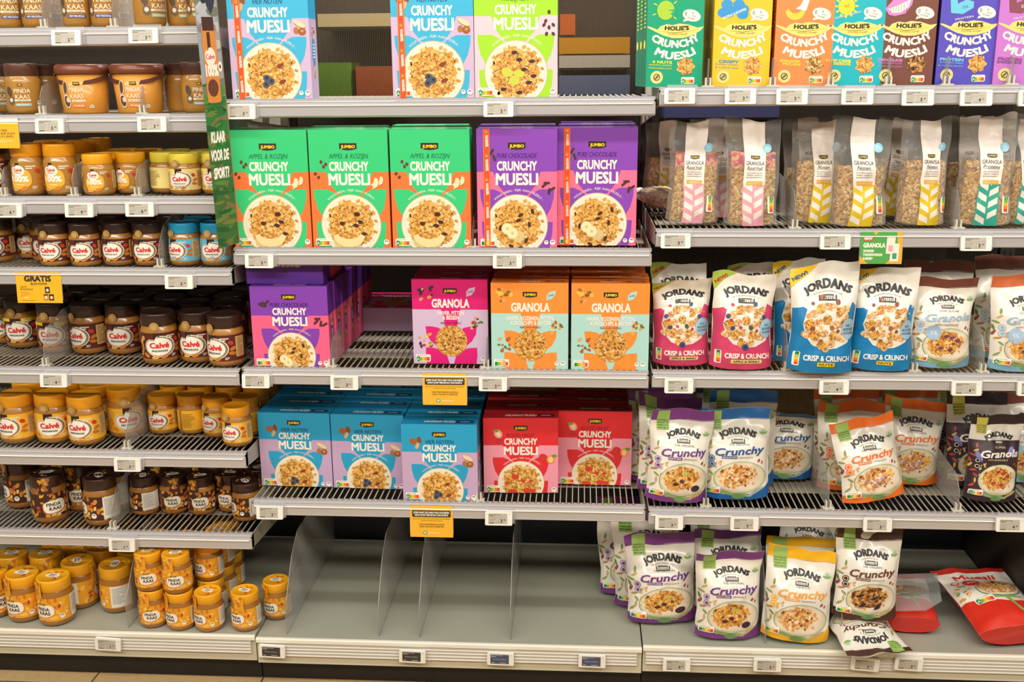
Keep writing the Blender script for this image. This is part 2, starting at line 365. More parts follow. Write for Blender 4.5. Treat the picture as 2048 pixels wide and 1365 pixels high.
    if voor:
        x0 = w*.085; a.rect(x0, 0, x0+w*.078, h, 'F3A21E', 12); a.rect(x0+w*.006, 0, x0+w*.072, h, 'F0512A', 13)
        for k in range(5):
            a.text('VOORDEEL', x0+w*.045, h*(.1+.2*k), w*.034, WHT, 14, width=h*.1, rot=-88, bold=.04)
            a.rect(x0+w*.022, h*(.165+.2*k), x0+w*.055, h*(.2+.2*k-.01), 'F7922E', 14)
    return a
def art_granola(w, h, c1, c2, cs, kind):
    a = Art(w, h); B = h*.65; cx = w*.51; br = w*.213; cy = h*.275
    a.rect(0, 0, w, B, c2, 1); a.rect(0, B, w, h, c1, 2)
    P = lambda l: [(cx+x*br, cy+y*br) for x, y in l]
    a.poly(P([(-.62, 2.05), (-.45, 1.5), (-.35, .7), (.35, .7), (.45, 1.5), (.62, 2.05)]), c1, 2)
    for s in (-1, 1):
        a.poly([(cx+s*x*br, cy+y*br) for x, y in ((1.6, .93), (1.2, .93), (.8, .85), (.5, .6), (.5, -.4), (.9, -.35), (1.3, 0), (1.55, .45))], c1, 2)
        a.poly([(cx+s*x*br, cy+y*br) for x, y in ((1.6, -.42), (1.1, -.45), (.6, -.6), (.3, -.9), (.12, -1.5), (1.55, -1.5), (1.62, -.9))], c1, 2)
    a.ell(cx, cy, br, br, 'A87838', 3, 36)
    a.ell(cx, cy, br*.985, br*.985, GR(), 4, 36)
    crumbs(a, cx, cy, br*.9, 5, 8, n=40, k0=0)
    if kind == 'pink': crumbs(a, cx, cy, br*.8, 6, 9, ('3B2226', 'B5323C', '4A2A2E', 'D0596A'), 9, .2)
    else: crumbs(a, cx, cy, br*.85, 6, 9, ('8A3F22', 'B4622C', 'F0C67C', 'A8502A'), 14, .2)
    shield(a, cx-w*.005, h*.87, w*.185, 4)
    a.text('GRANOLA', cx, h*.725, h*.108, WHT, 4, width=w*.5, bold=.035)
    if kind == 'pink': ls = (('HAVER, PITTEN', .61, .35), ('& BESSEN', .555, .22))
    else: ls = (('HAVER, ROZIJNEN, PITTEN,', .595, .62), ('KOKOSCHIPS & NOTEN', .54, .52))
    for t, y, ww in ls: a.text(t, cx, h*y, h*.05, WHT, 5, width=w*ww, bold=.03)
    a.text('RIJK AAN VEZELS', cx, h*.49, h*.022, cs, 5, width=w*.27, shear=.2)
    a.poly([(w*x, h*y) for x, y in ((.72, .8), (.72, .86), (.76, .9), (.84, .915), (.83, .87), (.79, .82))], c2, 4)
    a.text('MET HONING', w*.775, h*.86, h*.016, cs, 5, width=w*.07, rot=12)
    F = (['D9A550', '4A2B3A', '2F3145', 'E9C27A', '6B7A3A', 'C8364A'] if kind == 'pink' else ['B5622E', 'E9C04A', 'A8442A', 'E0AC5C', '6B7A3A'])
    rnds(a, 12, w*.1, h*.77, w*.27, h*.93, F, w*.012, w*.025, 4, 5)
    rnds(a, 11, w*.78, h*.42, w*.92, h*.55, F, w*.012, w*.024, 4, 7)
    rnds(a, 11, w*.08, h*.2, w*.25, h*.36, F, w*.012, w*.025, 4, 9)
    nutri(a, w*.03, h*.025, w*.2, 'A' if kind == 'pink' else 'D', 6); badge(a, w*.93, h*.065, w*.034, 5)
    if kind != 'pink': badge(a, w*.85, h*.065, w*.028, 5)
    return a
def carton(name, w, h, d, art, ctop, cside, text='CRUNCHY MUESLI', ctag='14557F', split=None):
    """printed carton: front art, printed top, two-colour sides; origin bottom centre of the front face"""
    mb = MB(); card = lambda c: mat(c, .45, 0, 0, None, .05, 900)
    mb.box(-w/2, w/2, 0, d, 0, h, card(cside))
    sp = split or .64
    for s in (-1, 1):
        x = s*w/2+s*.0002
        mb.poly([(x, .0005, h*sp), (x, d-.0005, h*sp), (x, d-.0005, h-.0005), (x, .0005, h-.0005)][::s], card(ctop))
        if text != 'HOLIE':
            x = s*(w/2+.0004); q = d*.5
            mb.poly([(x, q+d*.2*math.cos(R_(t)), h*.38+h*.13*math.sin(R_(t))) for t in range(0, 360, 30)][::s], card(ctop))
            for k in range(9):
                x = s*(w/2+.0005); cy, cz = q+d*.13*math.sin(k*2.3), h*(.18+.035*k if k < 4 else .5+.02*(k-4))
                mb.poly([(x, cy+d*.09*math.cos(R_(t)), cz+d*.08*math.sin(R_(t))) for t in range(0, 360, 60)][::s], mat(OATS[k], .5))
            for k in range(5): mb.poly([(s*(w/2+.0006), q-d*.12, h*(.33+.025*k)), (s*(w/2+.0006), q+d*.12, h*(.33+.025*k)), (s*(w/2+.0006), q+d*.12, h*(.34+.025*k)), (s*(w/2+.0006), q-d*.12, h*(.34+.025*k))][::s], mat(WHT, .45))
        else:
            for k in range(14): mb.poly([(s*(w/2+.0003), d*.25, h*(.5+.033*k)), (s*(w/2+.0003), d*.75, h*(.5+.033*k)), (s*(w/2+.0003), d*.7, h*(.515+.033*k)), (s*(w/2+.0003), d*.25, h*(.515+.033*k))][::s], mat(ctag, .45))
            mb.poly([(s*(w/2+.0003), d*.5+d*.25*math.cos(R_(t)), h*.36+h*.04*math.sin(R_(t))) for t in range(0, 360, 45)][::s], mat('E8DC5A', .45))
    # top: closed flap with a printed strip
    t = Art(w, d)
    t.rect(w*.04, d*.45, w*.96, d*.455, ctag, 1)
    if text != 'HOLIE':
        t.text(text, w*.5, d*.32, d*.17, WHT, 1, width=w*(.42 if 'C' == text[0] else .28), bold=.03)
        t.rect(w*.7, d*.15, w*.95, d*.5, ctag, 1); t.rect(w*.77, d*.28, w*.9, d*.33, 'B8C8D0', 2)
        t.rect(w*.45, d*.5, w*.53, d*.6, '3A3A34', 1)
    t.build(lambda u, v, L: (-w/2+u, v, h+LZ*(L+1)), base=card(ctop), mb=mb)
    art.build(flat(-w/2, 0, -.0002), mb=mb)
    return mb.data(name)
HOL = {}
def art_holie(c, cf, flav, deco, cd):
    w, h = .13, .212; a = Art(w, .262); cx = w*.5
    a.text('CRUNCHY', cx, h*.445, h*.082, WHT, 3, width=w*.84, bold=.045, arc=-.085)
    a.text('MUESLI', cx, h*.325, h*.084, WHT, 3, width=w*.7, bold=.045, arc=-.085)
    lf = [(-.47, .035), (-.43, .03), (-.3, .0), (-.25, .035), (-.15, .055), (-.05, .045), (.05, .06), (.2, .05), (.35, .02), (.46, .03), (.4, -.01), (.28, -.055), (.12, -.08), (-.05, -.08), (-.2, -.055), (-.32, -.02), (-.45, .02)]
    for k, q, L in (('EFE6C0', 1.06, 3), ('F3DC74', 1, 4)): a.poly([(cx+w*x*q, h*(.59+y*q)) for x, y in lf], k, L)
    a.poly([(cx-w*.3, h*.578), (cx, h*.555), (cx+w*.38, h*.59), (cx, h*.561)], '5A5230', 5)
    a.text("HOLIE'S", cx+w*.02, h*.606, h*.046, '33301E', 5, width=w*.42, bold=.05, arc=-.3)
    a.text('positive change', cx+w*.04, h*.546, h*.018, '6A5A30', 5, width=w*.32, bold=0, arc=-.12)
    for k, t in enumerate(flav): a.text(t, w*.45, h*(.253-.032*k), h*(.03 if k == 0 or len(flav) == 2 else .016), cf, 3, width=w*min(.42, .05*len(t)+.05) if len(t) < 12 else w*.4, bold=.05, align=-1, rot=-3)
    # window and badges
    a.ell(w*.19, h*.1, w*.11, w*.11, 'E9D98A', 3, 18); a.ell(w*.19, h*.1, w*.06, w*.06, '4A4426', 4, 14); a.ell(w*.19, h*.1, w*.045, w*.045, 'E9D98A', 5, 12); a.ell(w*.19, h*.1, w*.05, w*.02, '6F6A34', 6, 8, rot=45)
    nutri(a, w*.62, h*.03, w*.23, 'A', 3)
    a.ell(w*.77, h*.735, w*.16, h*.06, WHT, 3, 18, rot=-15); a.poly([(w*.64, h*.7), (w*.62, h*.67), (w*.72, h*.685)], WHT, 3)
    a.text('0', w*.67, h*.755, h*.04, '2E2E2A', 4, bold=.01); a.text('%', w*.79, h*.76, h*.02, '2E2E2A', 4); a.text('ADDED', w*.81, h*.728, h*.012, '2E2E2A', 4, rot=-15, bold=.01); a.text('SUGAR', w*.76, h*.708, h*.018, '2E2E2A', 4, rot=-15, bold=.01)
    x, y = w*.32, h*.79
    if deco == 'nut':
        a.ell(x, y, w*.15, w*.16, cd, 3, 18); a.poly([(x+w*.03, y-w*.0), (x+w*.14, y-w*.02), (x+w*.08, y-w*.06), (x+w*.17, y-w*.12), (x+w*.2, y+w*.02)], c, 4)
        for q in (-40, 40, 200, 150): a.ell(x+w*.21*math.cos(R_(q)), y+w*.2*math.sin(R_(q)), w*.04, w*.01, 'E8E34A', 4, 6, rot=q)
    elif deco == 'cloud':
        for k in range(7): a.ell(x+w*.17*math.cos(k), y+w*.09*math.sin(k*1.9), w*.1, w*.08, cd, 3, 14)
        a.text('EXTRA LUCHTIG', x+w*.02, y-w*.07, h*.026, WHT, 4, width=w*.42, rot=22, bold=.03)
    elif deco == 'banana':
        a.poly([(x+w*.17*math.cos(R_(t)), y-w*.02+w*.17*math.sin(R_(t))) for t in range(190, 351, 16)]+[(x+w*.13*math.cos(R_(t)), y+w*.05+w*.13*math.sin(R_(t))) for t in range(345, 199, -18)], cd, 3)
        a.poly([(x, y), (x+w*.08, y+w*.05), (x+w*.2, y+w*.3), (x+w*.28, y+w*.3), (x+w*.18, y-w*.04)], WHT, 4)
    elif deco == 'sun':
        a.ell(x, y+w*.03, w*.14, w*.14, cd, 3, 24, jag=.0); [a.ell(x+w*.17*math.cos(R_(q)), y+w*.03+w*.17*math.sin(R_(q)), w*.03, w*.02, cd, 3, 6, rot=q) for q in range(0, 360, 30)]
        a.text('-65', x, y+w*.04, h*.035, 'D58A1E', 4); a.text('KOOLHYDRATEN*', x+w*.04, y-w*.11, h*.018, WHT, 4, width=w*.44, rot=14)
    elif deco == 'mouth':
        a.poly([(x+w*xx, y+w*yy) for xx, yy in ((-.22, -.02), (-.1, .12), (.05, .14), (.25, .2), (.22, .04), (.12, -.1), (-.05, -.14), (-.15, -.12))], cd, 3)
        a.poly([(x+w*xx, y+w*yy) for xx, yy in ((-.17, -.02), (0, .04), (.2, .13), (.16, .0), (.05, -.08), (-.1, -.09))], WHT, 4)
        for q in range(-3, 4): a.rect(x+w*.045*q, y-w*.07, x+w*.045*q+w*.006, y+w*.04+w*.012*q, '5A3A3A', 5)
    else:
        a.poly([(x+w*xx, y+w*yy) for xx, yy in ((-.2, .3), (-.08, .3), (-.05, .05), (.1, .12), (.22, .08), (.22, -.02), (.05, -.12), (-.15, -.1))], cd, 3)
        a.text('22%', x+w*.08, y+w*.0, h*.028, WHT if deco == 'armdark' else '6A5FD0', 4, rot=8); a.text('PROTEIN', x+w*.08, y-w*.18, h*.02, WHT, 4, width=w*.3, rot=10)
    return a

# ------------------------------------------------------------------ jars
def lab_map(r, z0, w):
    return lambda u, v, L: ((r+L*LZ)*math.sin((u-w/2)/r), -(r+L*LZ)*math.cos((u-w/2)/r), z0+v)
def blob(a, cx, cy, rx, ry, c, L):
    pts = []
    for k in range(40):
        t = 9*k; n = 1-.3*math.exp(-((t-118)/12)**2); pts.append((cx+rx*n*math.cos(R_(t)), cy+ry*n*math.sin(R_(t))))
    a.poly(pts, c, L)
def bubble(a, cx, cy, rx, ry, c, L):
    sg = lambda v, p: math.copysign(abs(v)**p, v)
    a.poly([(cx+rx*sg(math.cos(R_(t)), .7), cy+ry*sg(math.sin(R_(t)), .75)*(1+.14*math.sin(2*R_(t)))) for t in range(0, 360, 10)], c, L)
def peanut(a, x, y, s, rot, c, L):
    cr, sr = math.cos(R_(rot)), math.sin(R_(rot))
    for q in (-.75, .75): a.ell(x+q*s*cr, y+q*s*sr, s, s*.8, c, L, 10, rot=rot)
    a.ell(x, y, s*.9, s*.55, c, L, 8, rot=rot)
def art_calve(r, h, base, kind, dark='2E1A17', txt='CHOC'):
    w = r*(6.1 if kind != 'hundred' else 4.6); a = Art(w, h); cx = w/2
    NUT = ['E8A33A', 'D98A2E', 'F0BC5A', 'C97424']
    if kind != 'hundred':
        a.rect(cx-h*.23, h*.4, cx+h*.12, h, dark, 1); a.ell(cx-h*.03, h*.82, h*.05, h*.1, '6B4A30', 2, 10)
        blob(a, cx, h*.48, h*.58, h*.41, WHT, 2); blob(a, cx, h*.48, h*.55, h*.38, '8B7A58', 3); blob(a, cx-h*.035, h*.475, h*.49, h*.345, 'F4F0E4', 4)
        a.text('Calvé', cx-h*.03, h*.53, h*.23, 'D8322A', 6, width=h*.72, bold=.04); a.text('PINDAKAAS', cx-h*.03, h*.31, h*.08, '2A2420', 6, width=h*.58, bold=.03)
    else:
        a.rect(cx-h*.13, h*.62, cx+h*.02, h, dark, 1)
        bubble(a, cx, h*.4, h*.42, h*.34, 'F3B233', 2); blob(a, cx-h*.05, h*.72, h*.26, h*.2, WHT, 3); blob(a, cx-h*.05, h*.72, h*.22, h*.17, 'F4F0E4', 4)
        a.text('Calvé', cx-h*.05, h*.75, h*.12, 'D8322A', 6, width=h*.34, bold=.03); a.text('PINDAKAAS', cx-h*.05, h*.64, h*.035, '2A2420', 6, width=h*.27, bold=.02)
        a.text('100%', cx-h*.0, h*.43, h*.22, WHT, 6, width=h*.66, bold=.06); a.rect(cx-h*.18, h*.2, cx+h*.16, h*.23, 'F8E2B0', 5)
    peanut(a, cx-h*.74, h*.72, h*.11, 50, 'D9A550', 3); peanut(a, cx-h*.74, h*.45, h*.09, 100, 'C98838', 3)
    a.ell(cx+h*.66, h*.7, h*.11, h*.08, 'C9342A', 3, 12, rot=-20)
    for x, y, q in ((.74, .48, 25), (.7, .3, -5), (-.55, .14, -30), (.15, .09, 20), (-.2, .06, 10), (-.8, .2, 60)):
        a.ell(cx+h*x, h*y, h*.14, h*.07, NUT[int(abs(x)*10) % 4], 3, 12, rot=q); a.ell(cx+h*x, h*(y+.005), h*.1, h*.012, 'B5651E', 4, 8, rot=q)
    a.lines(cx+h*.25, h*.78, cx+h*.62, h*.92, 2, 'E8DFCB', 3, .6)
    a.lines(cx+h*.42, h*.06, cx+h*.6, h*.17, 3, 'E8DFCB', 3, .5)
    px0, px1 = cx+h*.85, cx+h*1.25
    a.rect(px0, h*.14, px1, h*.92, 'DDBC7C', 3); a.lines(px0+h*.04, h*.18, px1-h*.04, h*.9, 15, '6A4A2A', 4, .4)
    for q in (-1, 1):
        if kind != 'hundred': a.lines(cx+q*h*1.75-h*.35, h*.15, cx+q*h*1.75+h*.3, h*.88, 11, '8A6428' if base and base != '5A231D' else 'C9A878', 3, .35, 5+q)
    if txt == 'gratis':
        a.rect(cx+h*.2, h*.88, cx+h*1.2, h*1.0, 'F2DB2E', 5); a.rect(cx-h*1.2, h*.88, cx-h*.25, h*1.0, 'F2DB2E', 5)
        a.text('10% GRATIS', cx+h*.62, h*.94, h*.07, 'A8612A', 6, width=h*.62)
    if txt: 
        t = {'light': 'Light', 'creamy': 'Creamy', 'stuk': 'STUKJES PINDA'}.get(txt)
        if t: a.text(t, cx-h*.02, h*(.07 if txt == 'stuk' else .2), h*.1 if txt != 'stuk' else h*.055, {'light': '4A8AB8', 'creamy': '4A3A30', 'stuk': 'F8E6B0'}[txt], 7, shear=.2, bold=0)
    return a
def art_pinda(r, h, base, nuts, edge):
    w = r*5.7; a = Art(w, h); cx = w/2
    rnds(a, 70, 0, 0, w, h, nuts, h*.045, h*.085, 1, 11, 1.7)
    rnds(a, 5, 0, h*.1, w, h*.9, ['B5452A', 'A8502A'], h*.05, h*.08, 2, 12, 1.6)
    x = cx-h*.0
    bubble(a, x, h*.43, h*.47, h*.3, edge, 3); bubble(a, x, h*.45, h*.43, h*.27, 'F3EEDD', 4)
    a.text('PINDA', x-h*.03, h*.54, h*.155, '3A2418', 5, width=h*.56, bold=.03); a.text('KAAS', x+h*.03, h*.36, h*.155, '3A2418', 5, width=h*.48, bold=.03)
    a.rect(x-h*.2, h*.7, x+h*.08, h*.78, '3A3020', 5); a.rect(x-h*.17, h*.72, x+h*.05, h*.76, 'D8A82A', 6)
    a.text('Naturel', x+h*.12, h*.14, h*.09, 'F3DFC0', 5, width=h*.42, shear=.2, bold=0, rot=6)
    badge(a, x+h*.72, h*.2, h*.11, 5)
    a.rect(x+h*1.1, h*.04, w, h*.98, 'E9E6DC', 5); a.lines(x+h*1.16, h*.2, x+h*1.7, h*.92, 16, '8A8880', 6, .35)
    a.rect(x-h*1.95, h*.04, x-h*1.15, h*.98, 'E9E6DC', 5); a.lines(x-h*1.9, h*.4, x-h*1.2, h*.92, 9, '8A8880', 6, .35)
    for k in range(9): a.rect(x-h*1.85, h*(.1+.03*k), x-h*1.55, h*(.115+.03*k), '3A3A3A', 6)
    return a
def art_plain(r, h, stripe, txt):
    w = r*4; a = Art(w, h); cx = w/2
    a.text('PINDA', cx+h*.1, h*.68, h*.17, 'F3E8CC', 2, width=h*.62, bold=.02); a.text('KAAS', cx+h*.1, h*.45, h*.17, 'F3E8CC', 2, width=h*.55, bold=.02)
    a.rect(cx-h*.05, h*.86, cx+h*.12, h*.95, '2C2B24', 2); a.rect(cx-h*.02, h*.88, cx+h*.09, h*.93, 'E8B82A', 3)
    a.rect(cx-h*.22, h*.27, cx+h*.4, h*.34, 'F3E8CC', 2); a.text('100% PUUR', cx+h*.09, h*.305, h*.045, 'A8763A', 3, width=h*.4)
    a.rect(cx-h*.2, h*.08, cx+h*.42, h*.19, stripe, 2); a.text(txt, cx+h*.11, h*.135, h*.07, WHT, 3, width=h*.5)
    a.ell(cx-h*.42, h*.65, h*.12, h*.2, '5A4A3A', 2, 12, rot=15); a.ell(cx-h*.36, h*.3, h*.14, h*.17, '6B5A48', 2, 12); a.ell(cx-h*.36, h*.32, h*.08, h*.08, 'DCD2BE', 3, 10)
    badge(a, cx+h*.75, h*.2, h*.1, 2)
    return a
JARS = {}
def jar_meshes(kind):
    if kind in JARS: return JARS[kind]
    big = dict(r=.0455, h=.130); small = dict(r=.0377, h=.105)
    K = {'brown': (big, '35221C', '5A231D', 'calve', ''), 'gratis': (big, '35221C', '5A231D', 'calve', 'gratis'), 'brownsmall': (small, '35221C', '5A231D', 'calve', ''),
         'yellow': (big, 'F0A41A', 'F0B429', 'calve', 'stuk'), 'yellowsmall': (small, 'F0A41A', 'F0B429', 'calve', ''),
         'blue': (small, '1E9ED0', '62B8D8', 'calve', 'light'), 'cream': (dict(r=.0376, h=.0985), 'E8D94A', 'EBD98A', 'calve', 'creamy'),
         'hundred': (dict(r=.0395, h=.123), 'F0A41A', None, 'hundred', ''), 'hundredsmall': (dict(r=.0376, h=.0985), 'F5AE1C', None, 'hundred', ''),
         'pinda': (big, 'F2AC1B', 'EBA31E', 'pinda', ''), 'pindasmall': (small, 'F2AC1B', 'EBA31E', 'pinda', ''),
         'nut': (big, '3A2119', '40201B', 'pindab', ''), 'nutsmall': (small, '3A2119', '40201B', 'pindab', ''),
         'plain': (dict(r=.0405, h=.118), '5B3A2E', None, 'plain', 'NATUREL'), 'tall': (dict(r=.033, h=.135), '5B3A2E', None, 'plain', 'MET PROTEÏNE'), 'paste': (dict(r=.0365, h=.135), '9CC4A8', None, 'plain', 'NOTENPASTA')}
    dm, lid, lab, style, tx = K[kind]; r, h = dm['r'], dm['h']
    pb = mat('AB7630' if kind not in ('pinda', 'pindasmall', 'nut', 'nutsmall') else 'A06A28', .3, 0, .8, 'peanut_butter_in_glass')
    if kind in ('plain', 'hundred', 'hundredsmall', 'tall', 'paste'): pb = mat('B28036', .3, 0, .8, 'light_peanut_butter')
    b = MB(); b.lathe([(0, .002), (r*.78, 0), (r*.93, h*.03), (r, h*.1), (r, h*.63), (r*.975, h*.68), (r*.9, h*.735), (r*.86, h*.78), (0, h*.78)], pb)
    body = b.data('jar_body')
    lidm = mat(lid, .35 if lid[0] != '3' else .3, 0, .15, 'jar_lid_'+lid)
    b = MB(); lr = r*.935
    b.lathe([(lr*.97, h*.755), (lr, h*.765), (lr, h*.965), (lr*.985, h*.985), (lr*.93, h), (lr*.9, h*.992), (0, h*.992)], lidm)
    if style in ('pinda', 'pindab'):
        t = Art(lr*1.3, lr*1.3); c = lr*.65
        rnds(t, 10, 0, 0, lr*1.3, lr*1.3, ['F7C04A', 'C9782A', 'B5452A'] if style == 'pinda' else ['C98838', 'E0AC5C'], lr*.05, lr*.09, 1)
        bubble(t, c, c, lr*.45, lr*.26, 'F3EEDD', 2); t.text('PINDA', c, c+lr*.09, lr*.14, '3A2418', 3, width=lr*.5, bold=.03); t.text('KAAS', c, c-lr*.09, lr*.14, '3A2418', 3, width=lr*.42, bold=.03)
        t.build(lambda u, v, L: (-lr*.65+u, -lr*.65+v, h*.992+LZ*(L+1)), mb=b)
    lidd = b.data('lid')
    lh = h*.5; z0 = h*.125; parts = [('jar_body', body), ('lid', lidd)]
    if style == 'pinda': a = art_pinda(r, h*.5, lab, ['F7BE4A', 'D98A2A', 'F3B132', 'C9782A', 'FFD06A'], 'E08A2A'); z0 = h*.14
    elif style == 'pindab': a = art_pinda(r, h*.5, lab, ['E8A93A', 'F3C25A', 'D98F2E', 'C9782A'], 'B0703A'); z0 = h*.14
    elif style == 'plain': a = art_plain(r, h*.5, {'plain': '8FB8C0', 'tall': '4A4A9A', 'paste': '9CC4A8'}[kind], tx)
    elif style == 'hundred': a = art_calve(r, h*.54, None, 'hundred'); z0 = h*.1
    else:
        dk = '2E1A17'
        a = art_calve(r, lh*1.02, lab, 'x', dk, tx)
    lm = MB(); a.build(lab_map(r+.0004, z0, a.w), base=None if lab is None else mat(lab, .38, 0, .15), grid=(40, 1), mb=lm)
    parts.append(('label', lm.data('label')))
    if style in ('calve',) and kind not in ('hundred',):
        b = MB(); sr = r*.26; zc = h*.755; pts = 18; yy = -r*.985
        for rr, dy, c in ((sr, 0, 'BE9856'), (sr*.74, -.0006, '96743C'), (sr*.66, -.0011, 'C8A468')):
            b.mesh([(rr*math.cos(R_(20*k)), yy-.0014+dy, zc+rr*math.sin(R_(20*k))) for k in range(pts)]+[(rr*math.cos(R_(20*k)), yy+dy+.0008, zc+rr*math.sin(R_(20*k))) for k in range(pts)],
                   [tuple(range(pts))]+[(k, (k+1) % pts, pts+(k+1) % pts, pts+k) for k in range(pts)], mat(c, .4, .1, .2, 'gold_seal_'+c))
        parts.append(('seal', b.data('seal')))
    if style in ('pinda', 'pindab'):      # printed tamper strip running from the label over the lid edge
        b = MB(); a = Art(r*.75, h*.36); rnds(a, 16, 0, 0, r*.75, h*.36, ['F7BE4A', 'D98A2A', 'C9782A'] if style == 'pinda' else ['E8A93A', 'D98F2E', 'B0703A'], h*.02, h*.04, 1, 21)
        a.build(lab_map(r+.0006, h*.62, a.w), base=mat(lab, .38, 0, .15), grid=(8, 1), mb=b)
        parts.append(('paper_seal', b.data('paper_seal')))
    JARS[kind] = (r, h, parts); return JARS[kind]
def jar(kind, X, Y, z, rz, label, group=None, name='peanut_butter_jar', cat='jar'):
    r, h, parts = jar_meshes(kind); t = empty(name, (X, Y, z), (0, 0, R_(rz)))
    for n, me in parts:
        o = link(bpy.data.objects.new(n, me), t)
        if n in ('seal', 'paper_seal'): o.rotation_euler.z = R_(-14 if n == 'seal' else (-24 if int(X*1000) % 2 else 14))
    tag(t, label, cat, group)
    low = [a for a in JR if abs(a['z']+a['h']-z) < .004 and math.hypot(a['x']-X, a['y']-Y) < .02]
    if low: low[0]['top'].append(t)
    else: JR.append(dict(o=t, x=X, y=Y, z=z, r=r, h=h, top=[]))
    return t
JR = []; PR = []
# ------------------------------------------------------------------ pouches
def pouch_surface(w, h, T, seed, top=.0, flare=.02, crumple=1.5, pillow=False, rough=1):
    def D(v):
        if pillow: return T*max(.02, math.sin(math.pi*min(1, max(0, v)))**.42)
        a = min(1, v/.12); b = 1-min(1, max(0, (v-.5)/.4)); b = b*b*(3-2*b)
        return T*((.72+.28*a)*b)+.0018
    def f(u, v, side, L=0):
        uu, vv = u/w, v/h; s = 2*uu-1
        pr = (max(0, 1-abs(s)**2.6))**.62
        x = (uu-.5)*w*(1+flare*(vv-.3)-.07*math.sin(math.pi*min(1, vv*1.15))*(1-D(vv)/T*0))
        n1 = noise.noise(Vector((uu*2.2+seed*7.3, vv*2.6, seed))); n2 = noise.noise(Vector((uu*6+seed*3.1, vv*7, 4+seed)))
        bend = top*max(0, (vv-.62)/.38)**1.6
        n3 = abs(noise.noise(Vector((uu*4.5+vv*3+seed*2.7, vv*5-uu*2, 9+seed))))
        cr = crumple*(.004*n1*pr+.0022*n2*pr**.3+.0035*n3*pr**.5)*(1 if side < 0 else .4)
        if vv > .8: cr += crumple*.008*(vv-.8)/.2*noise.noise(Vector((uu*3+seed*5, 1.3, seed*2)))
        y = side*(D(vv)*pr*.5+.0008)+cr-bend*.6
        z = v-abs(bend)*.35+(0 if pillow else -.012*(abs(s)**2)*max(0, 1-vv*5)*0)
        if not pillow and vv < .12: z += .007*(abs(s)**3)*(1-vv/.12)
        x += crumple*.0035*noise.noise(Vector((2*s, vv*4.5, seed*4.1)))*abs(s)
        z += .020*(uu-.5)*noise.noise(Vector((seed*9.1, 3.3, 1)))*vv**3*crumple
        z += crumple*.004*noise.noise(Vector((uu*2.5, seed*3.7, 2)))*vv**4*2
        y += side*L*LZ*1.9
        return (x, y, z)
    return f
def pouch_mesh(name, art, base, back, T, seed, gx=26, gy=34, **k):
    w, h = art.w, art.h; f = pouch_surface(w, h, T, seed, **k); mb = MB()
    art.build(lambda u, v, L: f(u, v, -1, L), base=base, grid=(gx, gy), mb=mb)
    vs = [f(w*i/gx, h*j/gy, 1) for j in range(gy+1) for i in range(gx+1)]
    fs = [(j*(gx+1)+i+1, j*(gx+1)+i, (j+1)*(gx+1)+i, (j+1)*(gx+1)+i+1) for j in range(gy) for i in range(gx)]
    mb.mesh(vs, fs, back, True)
    bot = [f(w*i/gx, 0, -1) for i in range(gx+1)]+[f(w*i/gx, 0, 1) for i in range(gx, -1, -1)]
    mb.poly(bot, back)
    for x in (0, w):
        mb.poly([f(x, h*j/gy, -1) for j in range(gy+1)]+[f(x, h*j/gy, 1) for j in range(gy, -1, -1)], back)
    return mb.data(name)
FOIL = lambda c: mat(c, .26, 0, .35, 'foil_'+c, .12, 45)
def jordan_logo(a, cx, y, w, s=1, c='2B2A28', L=3):
    a.text('JORDANS', cx, y, w*.085*s, c, L, width=w*.58*s, bold=.05, arc=w*.55*s, spread=.3)
    a.text('GROWING WITH NATURE SINCE 1855', cx, y-w*.085*s, w*.014*s, '55524A', L, width=w*.34*s, arc=w*.4*s, bold=0)
    q = w*.1*s; yy = y-w*.15*s
    a.poly([(cx-q*1.1, yy-q*.35), (cx+q*1.1, yy-q*.35), (cx+q*.9, yy-q*.2), (cx-q*.9, yy-q*.2)], c, L)
    a.rect(cx-q*.7, yy-q*.3, cx+q*.7, yy+q*.3, c, L); a.rect(cx-q*.62, yy-q*.2, cx+q*.62, yy+q*.15, 'EDE9DC', L+1)
    for k in range(-2, 3): a.rect(cx+q*.24*k-q*.05, yy-q*.2, cx+q*.24*k+q*.05, yy+q*.1, c, L+2)
    for k in (-1, 1): a.ell(cx+k*q*.95, yy-q*.0, q*.09, q*.32, c, L, 8)
def sunbadge(a, cx, cy, r, L=3):
    a.ell(cx, cy-r*.1, r*.8, r*.55, '7FA86A', L, 14, a0=180, a1=360); a.ell(cx, cy, r*.42, r*.42, 'A9C48A', L, 10, a0=0, a1=180)
    for k in range(7): q = 20+k*23; a.ell(cx+r*.65*math.cos(R_(q)), cy+r*.6*math.sin(R_(q)), r*.12, r*.03, '7FA86A', L, 5, rot=q)
